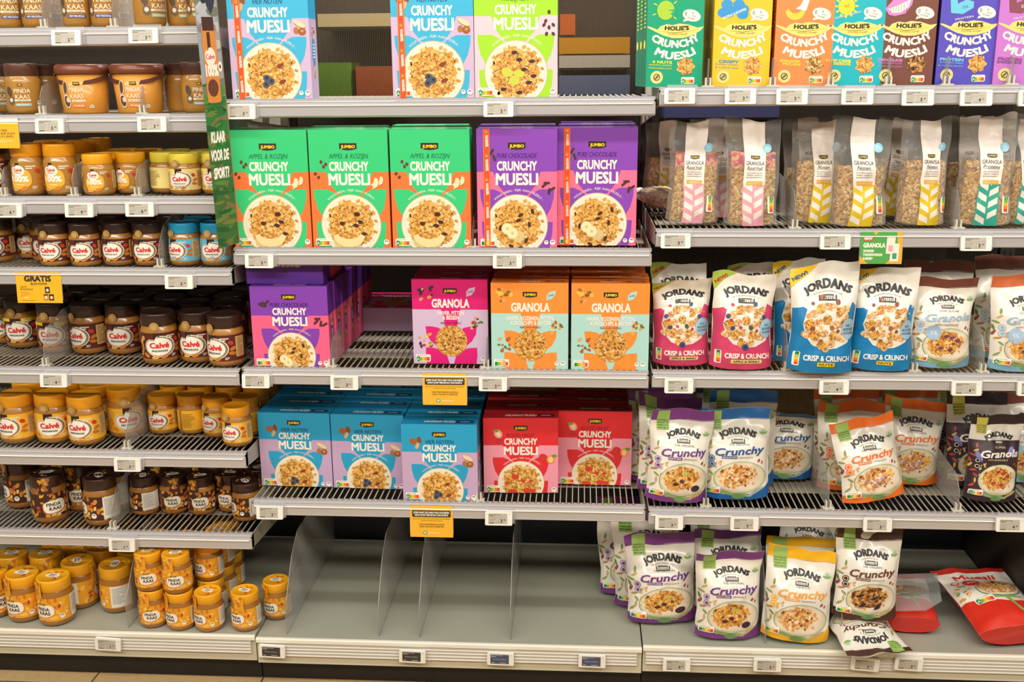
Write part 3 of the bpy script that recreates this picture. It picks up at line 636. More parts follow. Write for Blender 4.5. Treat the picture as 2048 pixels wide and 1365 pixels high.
def art_jordan(kind, w=.168, h=.238):
    a = Art(w, h); cx = w*.5
    C = {'purple': ('7A3A86', 'Crunchy', 'THE ORIGINAL', 'NATUREL', '6A3585'), 'blue': ('1E63A6', 'Crunchy', 'THE ORIGINAL', 'ABSOLUTE NUTS', '25508F'),
         'orange': ('EE7224', 'Crunchy', 'THE ORIGINAL', 'TROPICAL FRUITS', 'E9772E'), 'yellow': ('F2B71D', 'Crunchy', 'SIMPLY', 'HONEY', 'EFA63A'),
         'choc': ('4A2C22', 'Crunchy', 'THE ORIGINAL', 'CHOCOLATE', '6A3A2A'), 'low': ('7A4233', 'Granola', 'LOW SUGAR', '', '9DBAD2'), 'lowo': ('C9683C', 'Granola', 'LOW SUGAR', '', '9DBAD2'),
         'black': ('2A1E24', 'Granola', 'SUPER', 'DELICIOUSLY', 'E9D9A8')}
    if kind in C:
        c1, scr, up, sub, c2 = C[kind]; lowk = kind.startswith('low'); bk = kind == 'black'
        a.rect(0, h*.87, w, h, c1, 1)
        a.rect(w*.55, h*.877, w, h*.882, 'B9A3BE' if not bk else '6A5A60', 2)
        if bk: a.rect(0, 0, w, h*.68, '3A2630', 1); [a.ell(w*x, h*y, w*.05, w*.11, c, 2, 8, rot=q) for x, y, q, c in ((.14, .5, 30, '7A7FB8'), (.75, .56, -30, '8A86C0'), (.3, .12, 50, '8A8FC8'), (.55, .07, -60, '7A7FB8'))]
        else:
            bc = c1 if not lowk else '7FB0CC'
            a.poly([(0, 0), (w, 0), (w, h*.19), (w*.9, h*.12), (w*.7, h*.07), (w*.3, h*.06), (w*.1, h*.1), (0, h*.12)], bc, 1)
        if not lowk:
            tc = '9CC063' if not bk else 'C9C25A'
            a.rect(w*.1, h*.76, w*.29, h*.985, tc, 3)
            for k, t in enumerate(('NOUVELLE', 'RECETTE', 'NIEUW', 'RECEPT')): a.text(t, w*.195, h*(.87-.029*k), h*.017, '2B3A1E', 4, width=w*.16, bold=.03, rot=-2)
        jordan_logo(a, cx+w*.02, h*.75, w)
        if not bk: sunbadge(a, w*.9, h*.74, w*.075)
        a.text(up, cx+w*.04, h*.605, h*.021, '6A6460' if not bk else c2, 3, width=w*(.33 if len(up) > 8 else .22), bold=.01)
        a.text(scr, cx+w*.05, h*.54, h*.085, c2 if not bk else 'F1EBDF', 4, width=w*.76, shear=.32, bold=.024, rot=3)
        if sub:
            if not bk: a.rect(w*.27, h*.455, w*.5, h*.484, c2, 3)
            a.text(sub, w*.385 if not bk else cx, h*.47, h*.017, WHT if not bk else c2, 4, width=w*(.21 if not bk else .4), bold=.02)
            if not bk: a.text('GRANOLA', w*.635, h*.468, h*.017, '6A6460', 4, width=w*.23, bold=.01)
        elif lowk: a.text('WITH CHOCOLATE' if kind == 'low' else 'WITH ALMOND', cx, h*.46, h*.019, '6E3B2E' if kind == 'low' else 'C9683C', 4, width=w*.4)
        # herbs and little badges along the left edge
        for k in range(9): a.ell(w*(.06+.05*math.sin(k)), h*(.18+.055*k), w*.05, w*.018, ['8FA05A', 'C9A56A', '7F9A5A', 'B98A4A', 'A3495A', '6F8A4A'][k % 6] if not bk else ['C94A3A', 'D9B04A', 'B0483A'][k % 3], 2, 8, rot=40+50*k)
        for y in (.455, .39): a.ell(w*.12, h*y, w*.05, w*.05, '8A84A8' if kind == 'purple' else c1 if not lowk else '9DBAD2', 3, 14); a.ell(w*.12, h*y, w*.036, w*.036, WHT, 4, 12); a.ell(w*.12, h*y, w*.028, w*.028, c1 if not lowk else '9DBAD2', 5, 10)
        rnds(a, 8, w*.16, h*.3, w*.26, h*.44, ['D9B07A', 'C9955A', 'E0C08A'], w*.012, w*.02, 2, 5)
        a.ell(w*.85, h*.43, w*.03, w*.018, '9A4A3A', 3, 8, rot=60); a.ell(w*.9, h*.41, w*.026, w*.014, 'B5623A', 3, 8, rot=80)
        if lowk: a.ell(w*.3, h*.375, w*.12, w*.12, '9FBEDA', 8, 22); a.text('5%', w*.3, h*.375, h*.045, WHT, 9, bold=.01)
        # bowl
        bx, by, rx, ry = w*.55, h*.25, w*.39, h*.165
        a.ell(bx, by, rx*1.04, ry*1.05, '6A6A50', 3, 40, rot=4); a.ell(bx, by, rx*1.02, ry*1.03, 'C9CFA6', 4, 40, rot=4)
        a.ell(bx, by+ry*.02, rx*.95, ry*.93, 'E3D3BC', 5, 40, rot=4); a.ell(bx-rx*.14, by+ry*.1, rx*.74, ry*.72, GRP() if kind in ('orange', 'blue', 'yellow') else GRD() if kind in ('choc',) else GR(), 6, 40, rot=10, jag=.1, seed=2)
        crumbs(a, bx-rx*.1, by+ry*.08, rx*.8, 7, 3, n=40, k0=.3, ky=ry/rx)
        if kind == 'purple': a.ell(bx+rx*.52, by-ry*.5, rx*.2, ry*.2, '3E2030', 8, 14, rot=10); a.ell(bx-rx*.1, by-ry*.05, rx*.12, ry*.12, '4A2A2A', 8, 6); a.ell(bx-rx*.35, by-ry*.25, rx*.14, ry*.1, '4A2A2A', 8, 7); a.ell(bx+rx*.1, by+ry*.45, rx*.22, ry*.1, 'B9B04A', 8, 9)
        if kind == 'choc': [a.ell(bx+rx*x, by+ry*y, rx*.16, ry*.1, '3A2030', 8, 8, rot=20) for x, y in ((-.5, .2), (-.35, -.4), (.1, .1), (.3, -.35), (-.1, .6), (.25, -.55))]
        if kind in ('low', 'lowo', 'black'): [a.ell(bx+rx*x, by+ry*y, rx*.12, ry*.11, '7A3A5A' if not bk else 'B03A34', 8, 8, jag=.3) for x, y in ((-.1, .55), (.15, .45), (.4, .3), (-.3, -.2), (.1, -.3))]
        if kind == 'orange': [a.ell(bx+rx*x, by+ry*y, rx*.1, ry*.1, 'B08AAA', 8, 7, jag=.3) for x, y in ((-.1, .0), (.15, .1), (-.2, -.4), (-.5, .0), (.1, -.25))]; a.ell(bx+rx*.5, by+ry*.35, rx*.15, ry*.15, 'F0B83A', 8, 8)
        # plants below
        a.ell(w*.45, h*.07, w*.28, h*.022, '8FB06A', 2, 14, rot=-8); a.ell(w*.5, h*.05, w*.13, h*.03, '6F9A5A', 3, 8, jag=.5, seed=4); a.ell(w*.78, h*.09, w*.16, h*.018, 'A9B8B8' if kind == 'blue' else 'C9B07A', 2, 12, rot=28)
        nutri(a, w*.03, h*.07, w*.22, 'A' if lowk or bk else 'C', 10)
    else:
        c1, tri, fl, pill, pc, tx = {'pink': ('CF3F6A', 'A9C24A', 'APPLE & BERRY', 'E9D98A', '6A3A2A', 'NEW!'), 'cyan': ('0F7DB8', 'EFC21E', 'NUTS', 'F2C81E', '2A4A3A', 'NEW!')}[kind]
        a.poly([(0, 0), (w, 0), (w, h*.62), (w*.9, h*.66), (w*.84, h*.56), (w*.93, h*.42), (w*.88, h*.3), (w*.7, h*.24), (w*.5, h*.23), (w*.32, h*.26), (w*.2, h*.34), (w*.14, h*.46), (w*.2, h*.6), (w*.14, h*.62), (0, h*.6)], c1, 1)
        a.poly([(0, h*.8), (w*.38, h), (0, h)], tri, 2); a.text('NEW!', w*.13, h*.915, h*.042, 'C0392B' if kind == 'pink' else '14557F', 3, width=w*.22, rot=28, bold=.04)
        jordan_logo(a, cx+w*.03, h*.82, w, 1.3)
        NC = [GRP(), GR()]
        rd = random.Random(5); spots = [(.3, .56), (.42, .6), (.56, .62), (.7, .57), (.8, .6), (.25, .45), (.38, .48), (.52, .5), (.66, .46), (.78, .47), (.2, .36), (.34, .36), (.48, .38), (.62, .35), (.76, .34), (.45, .28), (.6, .28), (.86, .38)]
        for k, (x, y) in enumerate(spots):
            a.ell(w*x, h*y, w*(.062+.03*(k % 3)/2), w*(.06+.02*(k % 2)), NC[k % 2], 3, 11, jag=.18, seed=k)
        for k, (x, y) in enumerate([(.3, .65), (.22, .54), (.5, .55), (.6, .43), (.43, .43), (.3, .42), (.7, .4), (.83, .53), (.55, .3), (.45, .7), (.27, .5), (.68, .66)]):
            c = (['C9323A', '3F4A7A', 'E9C9A0', '4A5A34', 'C9323A', '3F4A7A'] if kind == 'pink' else ['8A4A2A', 'D9A05A', 'E9C98A', 'A8602F', 'E3B82A', '8A4A2A'])[k % 6]
            a.ell(w*x, h*y, w*(.03+.012*(k % 2)), w*(.026+.01*(k % 2)), c, 4, 12, rot=k*40)
        a.ell(w*.52, h*.235, w*.055, w*.055, '3F4A7A' if kind == 'pink' else 'D9A868', 4, 14); a.ell(w*.52, h*.235, w*.025, w*.025, '2A3358' if kind == 'pink' else 'A8763A', 5, 8)
        a.text('CRISP & CRUNCH', w*.56, h*.145, h*.055, WHT, 4, width=w*.72, bold=.03)
        pw = .5 if kind == 'pink' else .27
        a.rrect(w*(.55-pw/2), h*.065, w*(.55+pw/2), h*.105, h*.008, pill, 4); a.text(fl, w*.55, h*.085, h*.022, pc, 5, width=w*(pw-.06), bold=.03)
        nutri(a, w*.05, h*.055, w*.1, 'B', 4, vert=True)
        a.ell(w*.88, h*.42, w*.125, h*.095, '9FC4DC', 5, 18)
        for k, t in enumerate(('NO', 'ADDED', 'SUGAR')): a.text(t, w*.88, h*(.452-.034*k), h*.025, '22384A', 6, bold=.02)
    return a
POUCH_BASE = {'black': '2A1E24'}
def lift(w, T, rot): return 0 if abs(rot[0]) > 30 else w*.36*math.sin(R_(abs(rot[1])))+T*.2*math.sin(R_(abs(rot[0])))
def pouch(kind, c, w, h, rot, seed, label, group=None, T=.075, **k):
    """c: point under the middle of the front edge; rot in degrees: lean, roll, turn"""
    a = art_jordan(kind, w, h)
    me = pouch_mesh('granola_pouch', a, FOIL('EBE6DA'), FOIL('DAD5C8' if kind != 'black' else '2A1E24'), T, seed, **k)
    o = link(bpy.data.objects.new('granola_pouch', me))
    o.location = (c[0], c[1]+T*.4, c[2]+(lift(w, T, rot))); o.rotation_euler = tuple(R_(q) for q in rot)
    PR.append(dict(o=o, x=c[0], y=c[1]+T*.4, z=c[2], w=w, T=T)); tag(o, label, 'pouch', group); return o

# ================================================================== the place
YF = .08          # front edge of the shelves
YB = .62          # back edge
ZL = [1.638, 1.441, 1.2485, 1.0745, .8205, .6015, .3775]
ZM = [1.4735, 1.125, .825, .475]
ZR = [1.4935, 1.1715, .8275, .470]
ZB = .110
ORD = ['first', 'second', 'third', 'fourth', 'fifth', 'sixth', 'seventh', 'eighth', 'ninth', 'tenth', 'eleventh', 'twelfth', 'thirteenth', 'fourteenth']
def structure(name, mb, **k): o = mb.obj(name); o['kind'] = 'structure'; return o
# floor tiles
def tile_mat():
    m = bpy.data.materials.new('floor_tiles'); m.use_nodes = True; nt = m.node_tree; b = nt.nodes['Principled BSDF']
    t = nt.nodes.new('ShaderNodeTexCoord'); br = nt.nodes.new('ShaderNodeTexBrick'); br.offset = 0
    br.inputs['Scale'].default_value = 1; br.inputs['Brick Width'].default_value = .45; br.inputs['Row Height'].default_value = .45; br.inputs['Mortar Size'].default_value = .0025
    br.inputs['Color1'].default_value = rgb('C7A878'); br.inputs['Color2'].default_value = rgb('C2A271'); br.inputs['Mortar'].default_value = rgb('5A4A38')
    n = nt.nodes.new('ShaderNodeTexNoise'); n.inputs['Scale'].default_value = 60; mx = nt.nodes.new('ShaderNodeMix'); mx.data_type = 'RGBA'; mx.blend_type = 'MULTIPLY'; mx.inputs[0].default_value = .25
    nt.links.new(t.outputs['Object'], br.inputs['Vector']); nt.links.new(t.outputs['Object'], n.inputs['Vector'])
    nt.links.new(br.outputs[0], mx.inputs[6]); nt.links.new(n.outputs['Fac'], mx.inputs[7]); nt.links.new(mx.outputs[2], b.inputs['Base Color'])
    b.inputs['Roughness'].default_value = .45; return m
fl = MB(); fl.box(-4, 5, -4, 3.2, -.06, -.028, tile_mat()); structure('floor', fl)
# steel back and uprights
bk = MB(); bk.box(-1.6, 2.6, .66, .672, -.028, .46, mat('4A4C54', .5)); bk.box(-1.6, 2.6, .64, .66, .46, .475, mat('3A3A3E', .5)); bk.box(-1.6, 2.6, .652, .66, .29, .296, mat('2A2B30', .5)); structure('wall_back', bk)
wb = MB(); wb.box(-1.6, 2.6, 1.45, 1.47, -.028, 2.6, mat('17130F', .9)); structure('wall_far', wb)
def panel_mat(c, mixf):
    m = bpy.data.materials.new('ribbed_polycarbonate'); m.use_nodes = True; nt = m.node_tree; nt.nodes.clear()
    o = nt.nodes.new('ShaderNodeOutputMaterial'); a = nt.nodes.new('ShaderNodeBsdfTransparent'); a.inputs[0].default_value = (.62, .58, .52, 1)
    p = nt.nodes.new('ShaderNodeBsdfPrincipled'); p.inputs['Base Color'].default_value = rgb(c); p.inputs['Roughness'].default_value = .16
    x = nt.nodes.new('ShaderNodeMixShader'); x.inputs[0].default_value = mixf
    nt.links.new(a.outputs[0], x.inputs[1]); nt.links.new(p.outputs[0], x.inputs[2]); nt.links.new(x.outputs[0], o.inputs[0]); return m
pm = panel_mat('4A4238', .2); pm_lit = panel_mat('6A5F50', .36); pm_backlit_dark = panel_mat('A08C62', .9); pm_backlit = panel_mat('CDB98C', .9)
for x0, x1 in ((-1.25, -.02), (.02, .99), (1.03, 1.998)):
    pn = MB(); n = int((x1-x0)/.0026)
    for z0_, z1_, mm in ((.475, .84, pm_backlit if x0 > 0 else pm), (.84, 2.05, pm)):  # lower part cream and nearly opaque: glow from behind put into its colour
        vs = []
        for i in range(n+1):
            x = x0+(x1-x0)*i/n; y = .650+(.0022 if i % 2 else 0); vs += [(x, y, z0_), (x, y, z1_)]
        for q in (0, 1): pn.mesh(vs, [(2*i, 2*i+2, 2*i+3, 2*i+1) for i in range(q, n, 2)], mm if q else (pm_lit if mm is pm else pm_backlit_dark))  # rib faces alternate lighter and darker copies, rib shading put into the colour
    tag(pn.obj('ribbed_back_panel'), {-1.25: 'translucent ribbed back panel behind the jar shelves', .02: 'translucent ribbed back panel behind the printed cartons of the middle bay', 1.03: 'translucent ribbed back panel behind the pouches on the right'}[x0], 'panel')
for x, lb in ((-.0, 'dark slotted upright post between the jar bay and the carton bay'), (1.01, 'dark slotted upright post between the carton bay and the pouch bay'), (2.035, 'dark slotted upright post at the far right of the pouch bay')):
    u = MB(); u.box(x-.02, x+.02, .625, .6475, -.028, 2.05, DARK())
    for k in range(34): u.box(x-.011, x-.005, .6235, .6255, .15+k*.05, .18+k*.05, mat('0E0D0C', .7)); u.box(x+.005, x+.011, .6235, .6255, .15+k*.05, .18+k*.05, mat('0E0D0C', .7))
    tag(u.obj('upright_post'), lb, 'post')
ep = MB(); ep.box(2.003, 2.012, .07, .655, -.028, .45, mat('3A332C', .6)); tag(ep.obj('end_panel'), 'dark end panel at the right end of the base shelf', 'panel')
# products of the neighbouring aisle, blurred behind the ribbed panel, plus one reflection stand-in
RB = []
def rear(px0, px1, py0, py1, c, lb):
    a, b = ony(px0, py1, .78), ony(px1, py0, .78); RB.append((a.x, b.x, a.z)) if 'yellow packet seen' not in lb else None; m = MB(); m.box(a.x, b.x, .78, .92, a.z, b.z, mat(c, .5))
    tag(m.obj('packet'), lb, 'packet', None)
rear(636, 795, 26, 54, 'E9D9A8', 'cream gold reflection stand-in high behind the ribbed panel between the tall cartons')  # pale block added for the reflection of the lit aisle, no real packet
rear(632, 700, 125, 205, '6FA82A', 'green packet seen dimly through the ribbed panel, left of the orange packet')
rear(714, 800, 132, 205, 'C0602A', 'orange packet seen dimly through the ribbed panel, right of the green packet')
rear(1120, 1150, 28, 70, 'F07A2A', 'orange packet high behind the ribbed panel, by the lime carton')
rear(1118, 1260, 74, 108, 'F2B01E', 'yellow packet seen through the ribbed panel, right of the lime carton')
rear(1118, 1260, 110, 136, 'E6E4DC', 'white packet under the yellow packet behind the ribbed panel')
rear(1118, 1260, 150, 190, '7A8FC0', 'blue packet low behind the ribbed panel, right of the lime carton')
rear(1330, 1560, 196, 236, '6E78C8', 'blue violet packet behind the ribbed panel above the clear pouches')
rear(1450, 1530, 247, 300, 'E9C86A', 'pale yellow packet behind the ribbed panel between the clear pouches')

rs = MB()
for x0, x1, zz in RB: rs.box(x0, x1, .785, .955, zz-.006, zz-.0003, mat('55524C', .5))
rs.box(-1.2, 1.98, .955, .96, .5, 2.0, mat('2A2622', .7)); tag(rs.obj('rear_shelf'), 'thin shelf boards carrying the packets behind the ribbed panel', 'shelf')
# ------------------------------------------------------------------ shelves
def shelf(x0, x1, z, label, sides=(1, 1), depth=YB):
    t = empty('wire_shelf', (x0, YF, z-.004)); ox, oy, oz = x0, YF, z-.004
    d = MB(); n = int((x1-x0-.03)/.0154)
    for i in range(n+1):
        x = .017+i*.0154
        d.box(x-.0012, x+.0012, .0, depth-oy, -.0026, 0, WIRE())
    deck = d.obj('wire_deck', t)
    d = MB()
    for ya, yb in ((.0, .022), (.13, .215), (.30, .36), (.46, .54)): d.box(.01, x1-x0-.01, ya, yb, -.0065, -.0045, SHEET())
    d.obj('support_sheet', t)
    d = MB(); W = x1-x0
    prof = [(.004, .004), (-.006, .004), (-.006, -.001), (-.012, -.003), (-.012, -.0075), (-.016, -.009), (-.016, -.034), (-.013, -.0375), (-.006, -.039), (.004, -.036)]
    d.prism(prof, 0, W, METAL())
    d.prism([(-.0158, -.0105), (-.0185, -.0108), (-.0192, -.012), (-.0185, -.0132), (-.0158, -.0135)], .006, W-.006, mat('F4F0E8', .3, 0, .3, 'highlight_bead'))  # off-white bead paints the lamp highlight along the rail ridge
    d.prism([(-.0158, -.0335), (-.0172, -.034), (-.0158, -.035)], .006, W-.006, mat('CFCBC6', .3, .2, .2))
    for i in range(int(W/.0154)-1): d.box(.012+i*.0154, .021+i*.0154, -.0035, .001, .0038, .0044, mat('6F6B64', .6))
    d.obj('price_rail', t)
    for s, x in ((0, .0), (1, W-.0025)):
        d = MB(); pr = [(-.012, .002), (-.012, -.034), (.06, -.042), (depth-oy, -.085), (depth-oy, .0)]
        d.prism([(y, zz) for y, zz in pr], x, x+.0025, mat('B9B6A8', .45, .2)); d.obj('side_bracket', t)
    tag(t, label, 'shelf'); return t
for i, z in enumerate(ZL): shelf(-1.0, -.008, z, 'grey wire shelf of the jar bay on the left, %s from the top' % ORD[i])
for i, z in enumerate(ZM): shelf(.0, 1.0, z, 'grey wire shelf of the middle carton bay, %s from the top' % ORD[i])
for i, z in enumerate(ZR): shelf(1.008, 2.008, z, 'grey wire shelf of the right pouch bay, %s from the top' % ORD[i])
def base_unit(x0, x1, dz, label):
    t = empty('base_shelf', (x0, .02, 0)); W = x1-x0; z = ZB+dz
    d = MB(); d.box(0, W-.001, .004, .60, z-.012, z, mat('A3A596', .42, 0, .1, 'base_paint', .03, 300)); d.obj('deck', t)
    d = MB(); c = mat('CFC9B2', .45, 0, .1, 'cream_steel')
    d.box(0, W-.001, .004, .02, z-.075, z-.0125, c); d.prism([(.004, z-.012), (.004, z), (-.003, z), (-.005, z-.003), (-.005, z-.012)], 0, W-.001, mat('EFEBDD', .3, 0, .3)); d.obj('front_panel', t)
    d = MB(); q = mat('CBC8BE', .3, .1, .3, 'strip_plastic')
    d.box(.006, W-.012, -.002, .004, z-.052, z-.014, q)
    for k in range(4): d.prism([(-.002, z-.02-.009*k), (-.0045, z-.0215-.009*k), (-.002, z-.024-.009*k)], .008, W-.014, mat('DEDBD2', .25, 0, .4))
    d.obj('price_rail', t)
    d = MB(); d.box(0, W-.001, .035, .05, -.028, z-.0755, mat('1C1815', .5)); d.obj('plinth', t)
    tag(t, label, 'base shelf')
base_unit(-1.0, -.002, .006, 'grey green base shelf of the jar bay with cream front')
base_unit(.0, .998, 0, 'empty grey green base shelf of the middle bay with cream front')
base_unit(1.0, 2.0, .006, 'grey green base shelf under the pouches on the right')
ZBL, ZBM, ZBR = ZB+.006, ZB, ZB+.006

# ------------------------------------------------------------------ dividers
DV = []
def divider(X, y0, z, pts, label, clip=True, rot=(0, 0, 0)):
    DV.append((z, X, y0, y0+max(p[0] for p in pts)))
    t = empty('shelf_divider', (X, y0, z), rot)
    d = MB(); v = [(-.0008, y, zz) for y, zz in pts]+[(.0008, y, zz) for y, zz in pts]; L = len(pts)
    d.mesh(v, [tuple(range(L)), tuple(range(2*L-1, L-1, -1))], PLASTIC())
    e = mat('8F8D88', .25, 0, .5, 'acrylic_edge'); 
    d.mesh(v, [(i, L+i, L+(i+1) % L, (i+1) % L) for i in range(L-1)], e)
    d.obj('acrylic_sheet', t)
    if clip:
        d = MB(); c = mat('D3CFBE', .35, 0, .3, 'milky_plastic'); d.box(-.014, .014, -.006, .012, 0, .003, c); d.box(-.007, -.003, -.002, .01, .003, .02, c); d.box(.003, .007, -.002, .01, .003, .02, c); d.obj('clip_foot', t)
    tag(t, label, 'divider')
def sdiv(px, py, z, label, hh=.055):
    p = onz(px, py, z) if py else None
    X = p.x if py else ony(px, 0, YF+.006).x
    divider(X, YF+.006, z, [(.34, .002), (.0, .002), (0, .02), (-.0, hh*.6), (.012, hh), (.09, hh*1.9), (.34, hh*1.9)], label)
L1N = ['topmost jar shelf', 'bucket shelf', 'orange lidded jar shelf', 'shelf of the blue lidded jars', 'shelf of large brown lidded jars', 'shelf of yellow lidded jars', 'nut patterned jar shelf']
for px, i, lb in ((87, 0, 'left'), (227, 0, 'right'), (84, 1, 'left'), (285, 1, 'right'), (8, 2, 'leftmost'), (148, 2, 'middle'), (275, 2, 'right')):
    X = ony(px, 0, YF+.006).x
    p = ony(px, [52, 225, 392][i], YF+.006)
    divider(p.x, YF+.006, ZL[i], [(.34, .002), (0, .002), (0, .025), (-.002, .04), (.014, .065), (.1, .085), (.34, .085)], 'clear divider on a clip, %s one on the %s' % (lb, L1N[i]))
for px, py, i, lb in ((320, 533, 3, 'beside the blue lidded jars'), (90, 728, 4, 'in front of the large brown lidded jars'), (254, 898, 5, 'between the large and small yellow lidded jars'), (225, 1054, 6, 'beside the turned nut patterned jar with a white label')):
    p = ony(px, py, YF+.006); divider(p.x, YF+.006, ZL[i], [(.34, .002), (0, .002), (0, .022), (.002, .05), (.04, .095), (.12, .12), (.34, .12)], 'clear shelf divider '+lb)
for px, py, i, lb in ((659, 735, 2, 'right of the purple chocolate muesli cartons'), (971, 738, 2, 'between the magenta and orange granola cartons'), (958, 1006, 3, 'between the blue and red muesli cartons'), (946, 490, 1, 'between the green and purple cartons')):
    p = ony(px, py, YF+.006); divider(p.x+(.005 if px == 659 else .002 if px == 971 else 0), YF+.006, ZM[i], [(.34, .002), (0, .002), (0, .022), (.002, .04), (.03, .07), (.34, .075)], 'clear shelf divider '+lb)
for px, i, lb in ((1416, 0, 'green and yellow'), (1545, 0, 'yellow and orange'), (1661, 0, 'orange and turquoise'), (1777, 0, 'turquoise and brown'), (1893, 0, 'brown and violet'), (2022, 0, 'violet and pink')):
    p = ony(px, 170, YF+.001); divider(p.x, YF+.001, ZR[i], [(.03, .002), (.0, .002), (0, .03), (-.006, .058), (.004, .062), (.02, .062)], 'small clear divider at the gap between the %s cartons' % lb)
for px, py, i, lb in ((1590, 447, 1, 'between the pink and yellow patterned clear pouches'), (1917, 452, 1, 'between the yellow and green patterned clear pouches'), (1574, 736, 2, 'between the pink and blue crisp pouches'), (1829, 741, 2, 'right of the blue crisp pouches'), (1966, 741, 2, 'right of the low sugar pouch'), (1412, 1006, 3, 'between the purple and blue banded pouches'), (1657, 1008, 3, 'between the blue and orange banded pouches'), (1917, 1010, 3, 'left of the black banded pouches')):
    p = ony(px, py, YF+.006); divider(p.x, YF+.006, ZR[i], [(.34, .002), (0, .002), (0, .022), (.002, .05), (.03, .085), (.34, .12)], 'clear shelf divider '+lb)
DP = [(.55, .001), (.0, .001), (-.004, .06), (.01, .09), (.085, .185), (.15, .225), (.55, .225)]
for px, py, lb in ((575, 1268, 'tall clear divider on the empty base shelf, leftmost of the four'), (758, 1274, 'tall clear divider on the empty base shelf, second from the left'), (840, 1275, 'tall clear divider on the empty base shelf, third from the left'), (1021, 1282, 'tall clear divider on the empty base shelf, rightmost of the four')):
    p = onz(px, py, ZBM); divider(p.x, .04, ZBM, DP, lb, clip=False)
p = onz(262, 1251, ZBL); divider(p.x, .04, ZBL, DP, 'tall clear divider left of the stacked yellow jars', clip=False)
p = onz(1531, 1290, ZBR); divider(p.x, .045, ZBR, DP, 'tall clear divider between the purple and yellow banded base pouches', clip=False)
p = onz(1668, 1250, ZBR); divider(p.x-.005, .06, ZBR, DP, 'tall clear divider right of the yellow banded pouch', clip=False)

# ------------------------------------------------------------------ electronic price tags and cards
_TG = {}
def tagmesh(price, dark=False, nm=''):
    k = (price, dark, nm)
    if k in _TG: return _TG[k]
    W, H = .0685, .0345
    f = MB(); f.rbox(-W/2, W/2, -.004, .004, -H/2, H/2, .003, mat('F2EFE6', .4, 0, .1, 'tag_plastic'))
    f.rbox(W/2-.0075, W/2-.006, -.0044, -.004, H/2-.007, H/2-.0055, .0006, mat('22221F', .5))
    fr = f.data('frame')
    w, h = .0475, .0265; a = Art(w, h); bg = mat('3A3436' if dark != 'blue' else '46506E', .3, 0, .3) if dark else mat('BBB6AA', .45, 0, .2, 'eink')
    ink = 'D8D6D0' if dark else '2E2C2A'
    a.text(nm, w*.34, h*.9, h*.08, ink, 1, width=w*.62, bold=.02)
    a.rect(w*.03, h*.76, w*.3, h*.8, ink, 1)
    if dark:
        a.text('Binnenkort beschikbaar', w*.5, h*.5, h*.1, ink, 1, width=w*.7, bold=0); a.rect(w*.06, h*.1, w*.22, h*.14, ink, 1); a.rect(w*.5, h*.1, w*.85, h*.14, ink, 1)
    else:
        a.rect(w*.03, h*.64, w*.97, h*.65, '7A766E', 1); a.rect(w*.54, h*.1, w*.545, h*.64, '7A766E', 1)
        for k in range(3): a.rect(w*.04, h*(.5-.12*k), w*(.4-.05*k), h*(.52-.12*k), '8A867E', 1)
        a.rect(w*.03, h*.05, w*.3, h*.12, ink, 1); a.rect(w*.36, h*.08, w*.8, h*.1, '8A867E', 1)
        a.text(price[0], w*.69, h*.33, h*.3, ink, 1, bold=.03); a.text(price[1:], w*.85, h*.4, h*.15, ink, 1, bold=.03)
    m = MB(); a.build(lambda u, v, L: (-w/2-.002+u, -.00405-L*LZ, -h/2+v), base=bg, mb=m)
    _TG[k] = (fr, m.data('screen')); return _TG[k]
PRICE = {'d': 'dark price tag with no price'}
def ptag(x0, y0, x1, y1, price, where, dark=False, rot=0, Y=None, zz=None):
    c = ony((x0+x1)/2, (y0+y1)/2, (YF-.026) if Y is None else Y)
    nm = ('HOLIES CRUNCHY MUESLI' if y0 < 300 and x0 > 1310 else 'JUMBO GRANOLA NOTEN' if y0 < 600 and x0 > 1310 else 'JORDANS CRUNCHY GRANOLA' if x0 > 1290 else 'CALVÉ PINDAKAAS' if x0 < 440 and y0 > 380 else 'JUMBO 100% PINDAKAAS' if x0 < 440 else 'JUMBO VERSE MUESLI')
    t = empty('price_tag', c, (R_(-8 if Y is None else 0), R_(rot), 0)); fr, sc = tagmesh(price, dark, nm)
    fo = link(bpy.data.objects.new('frame', fr), t); link(bpy.data.objects.new('screen', sc), fo)
    if Y is None:
        b = MB(); b.box(-.031, .036, -.0005, .0005, -.014, .026, clear('tag_holder', (.9, .9, .92, 1), .22, .1)); b.box(-.0342, -.0322, .004, .012, -.01, .012, mat('CFCBC6', .3, .2, .2)); o = b.obj('clear_holder', t); o.location = (.004, .0055, 0)
    lb = ('dark price tag ' if dark else 'white price tag reading %s.%s ' % (price[0], price[1:]))+where
    tag(t, lb, 'price tag')
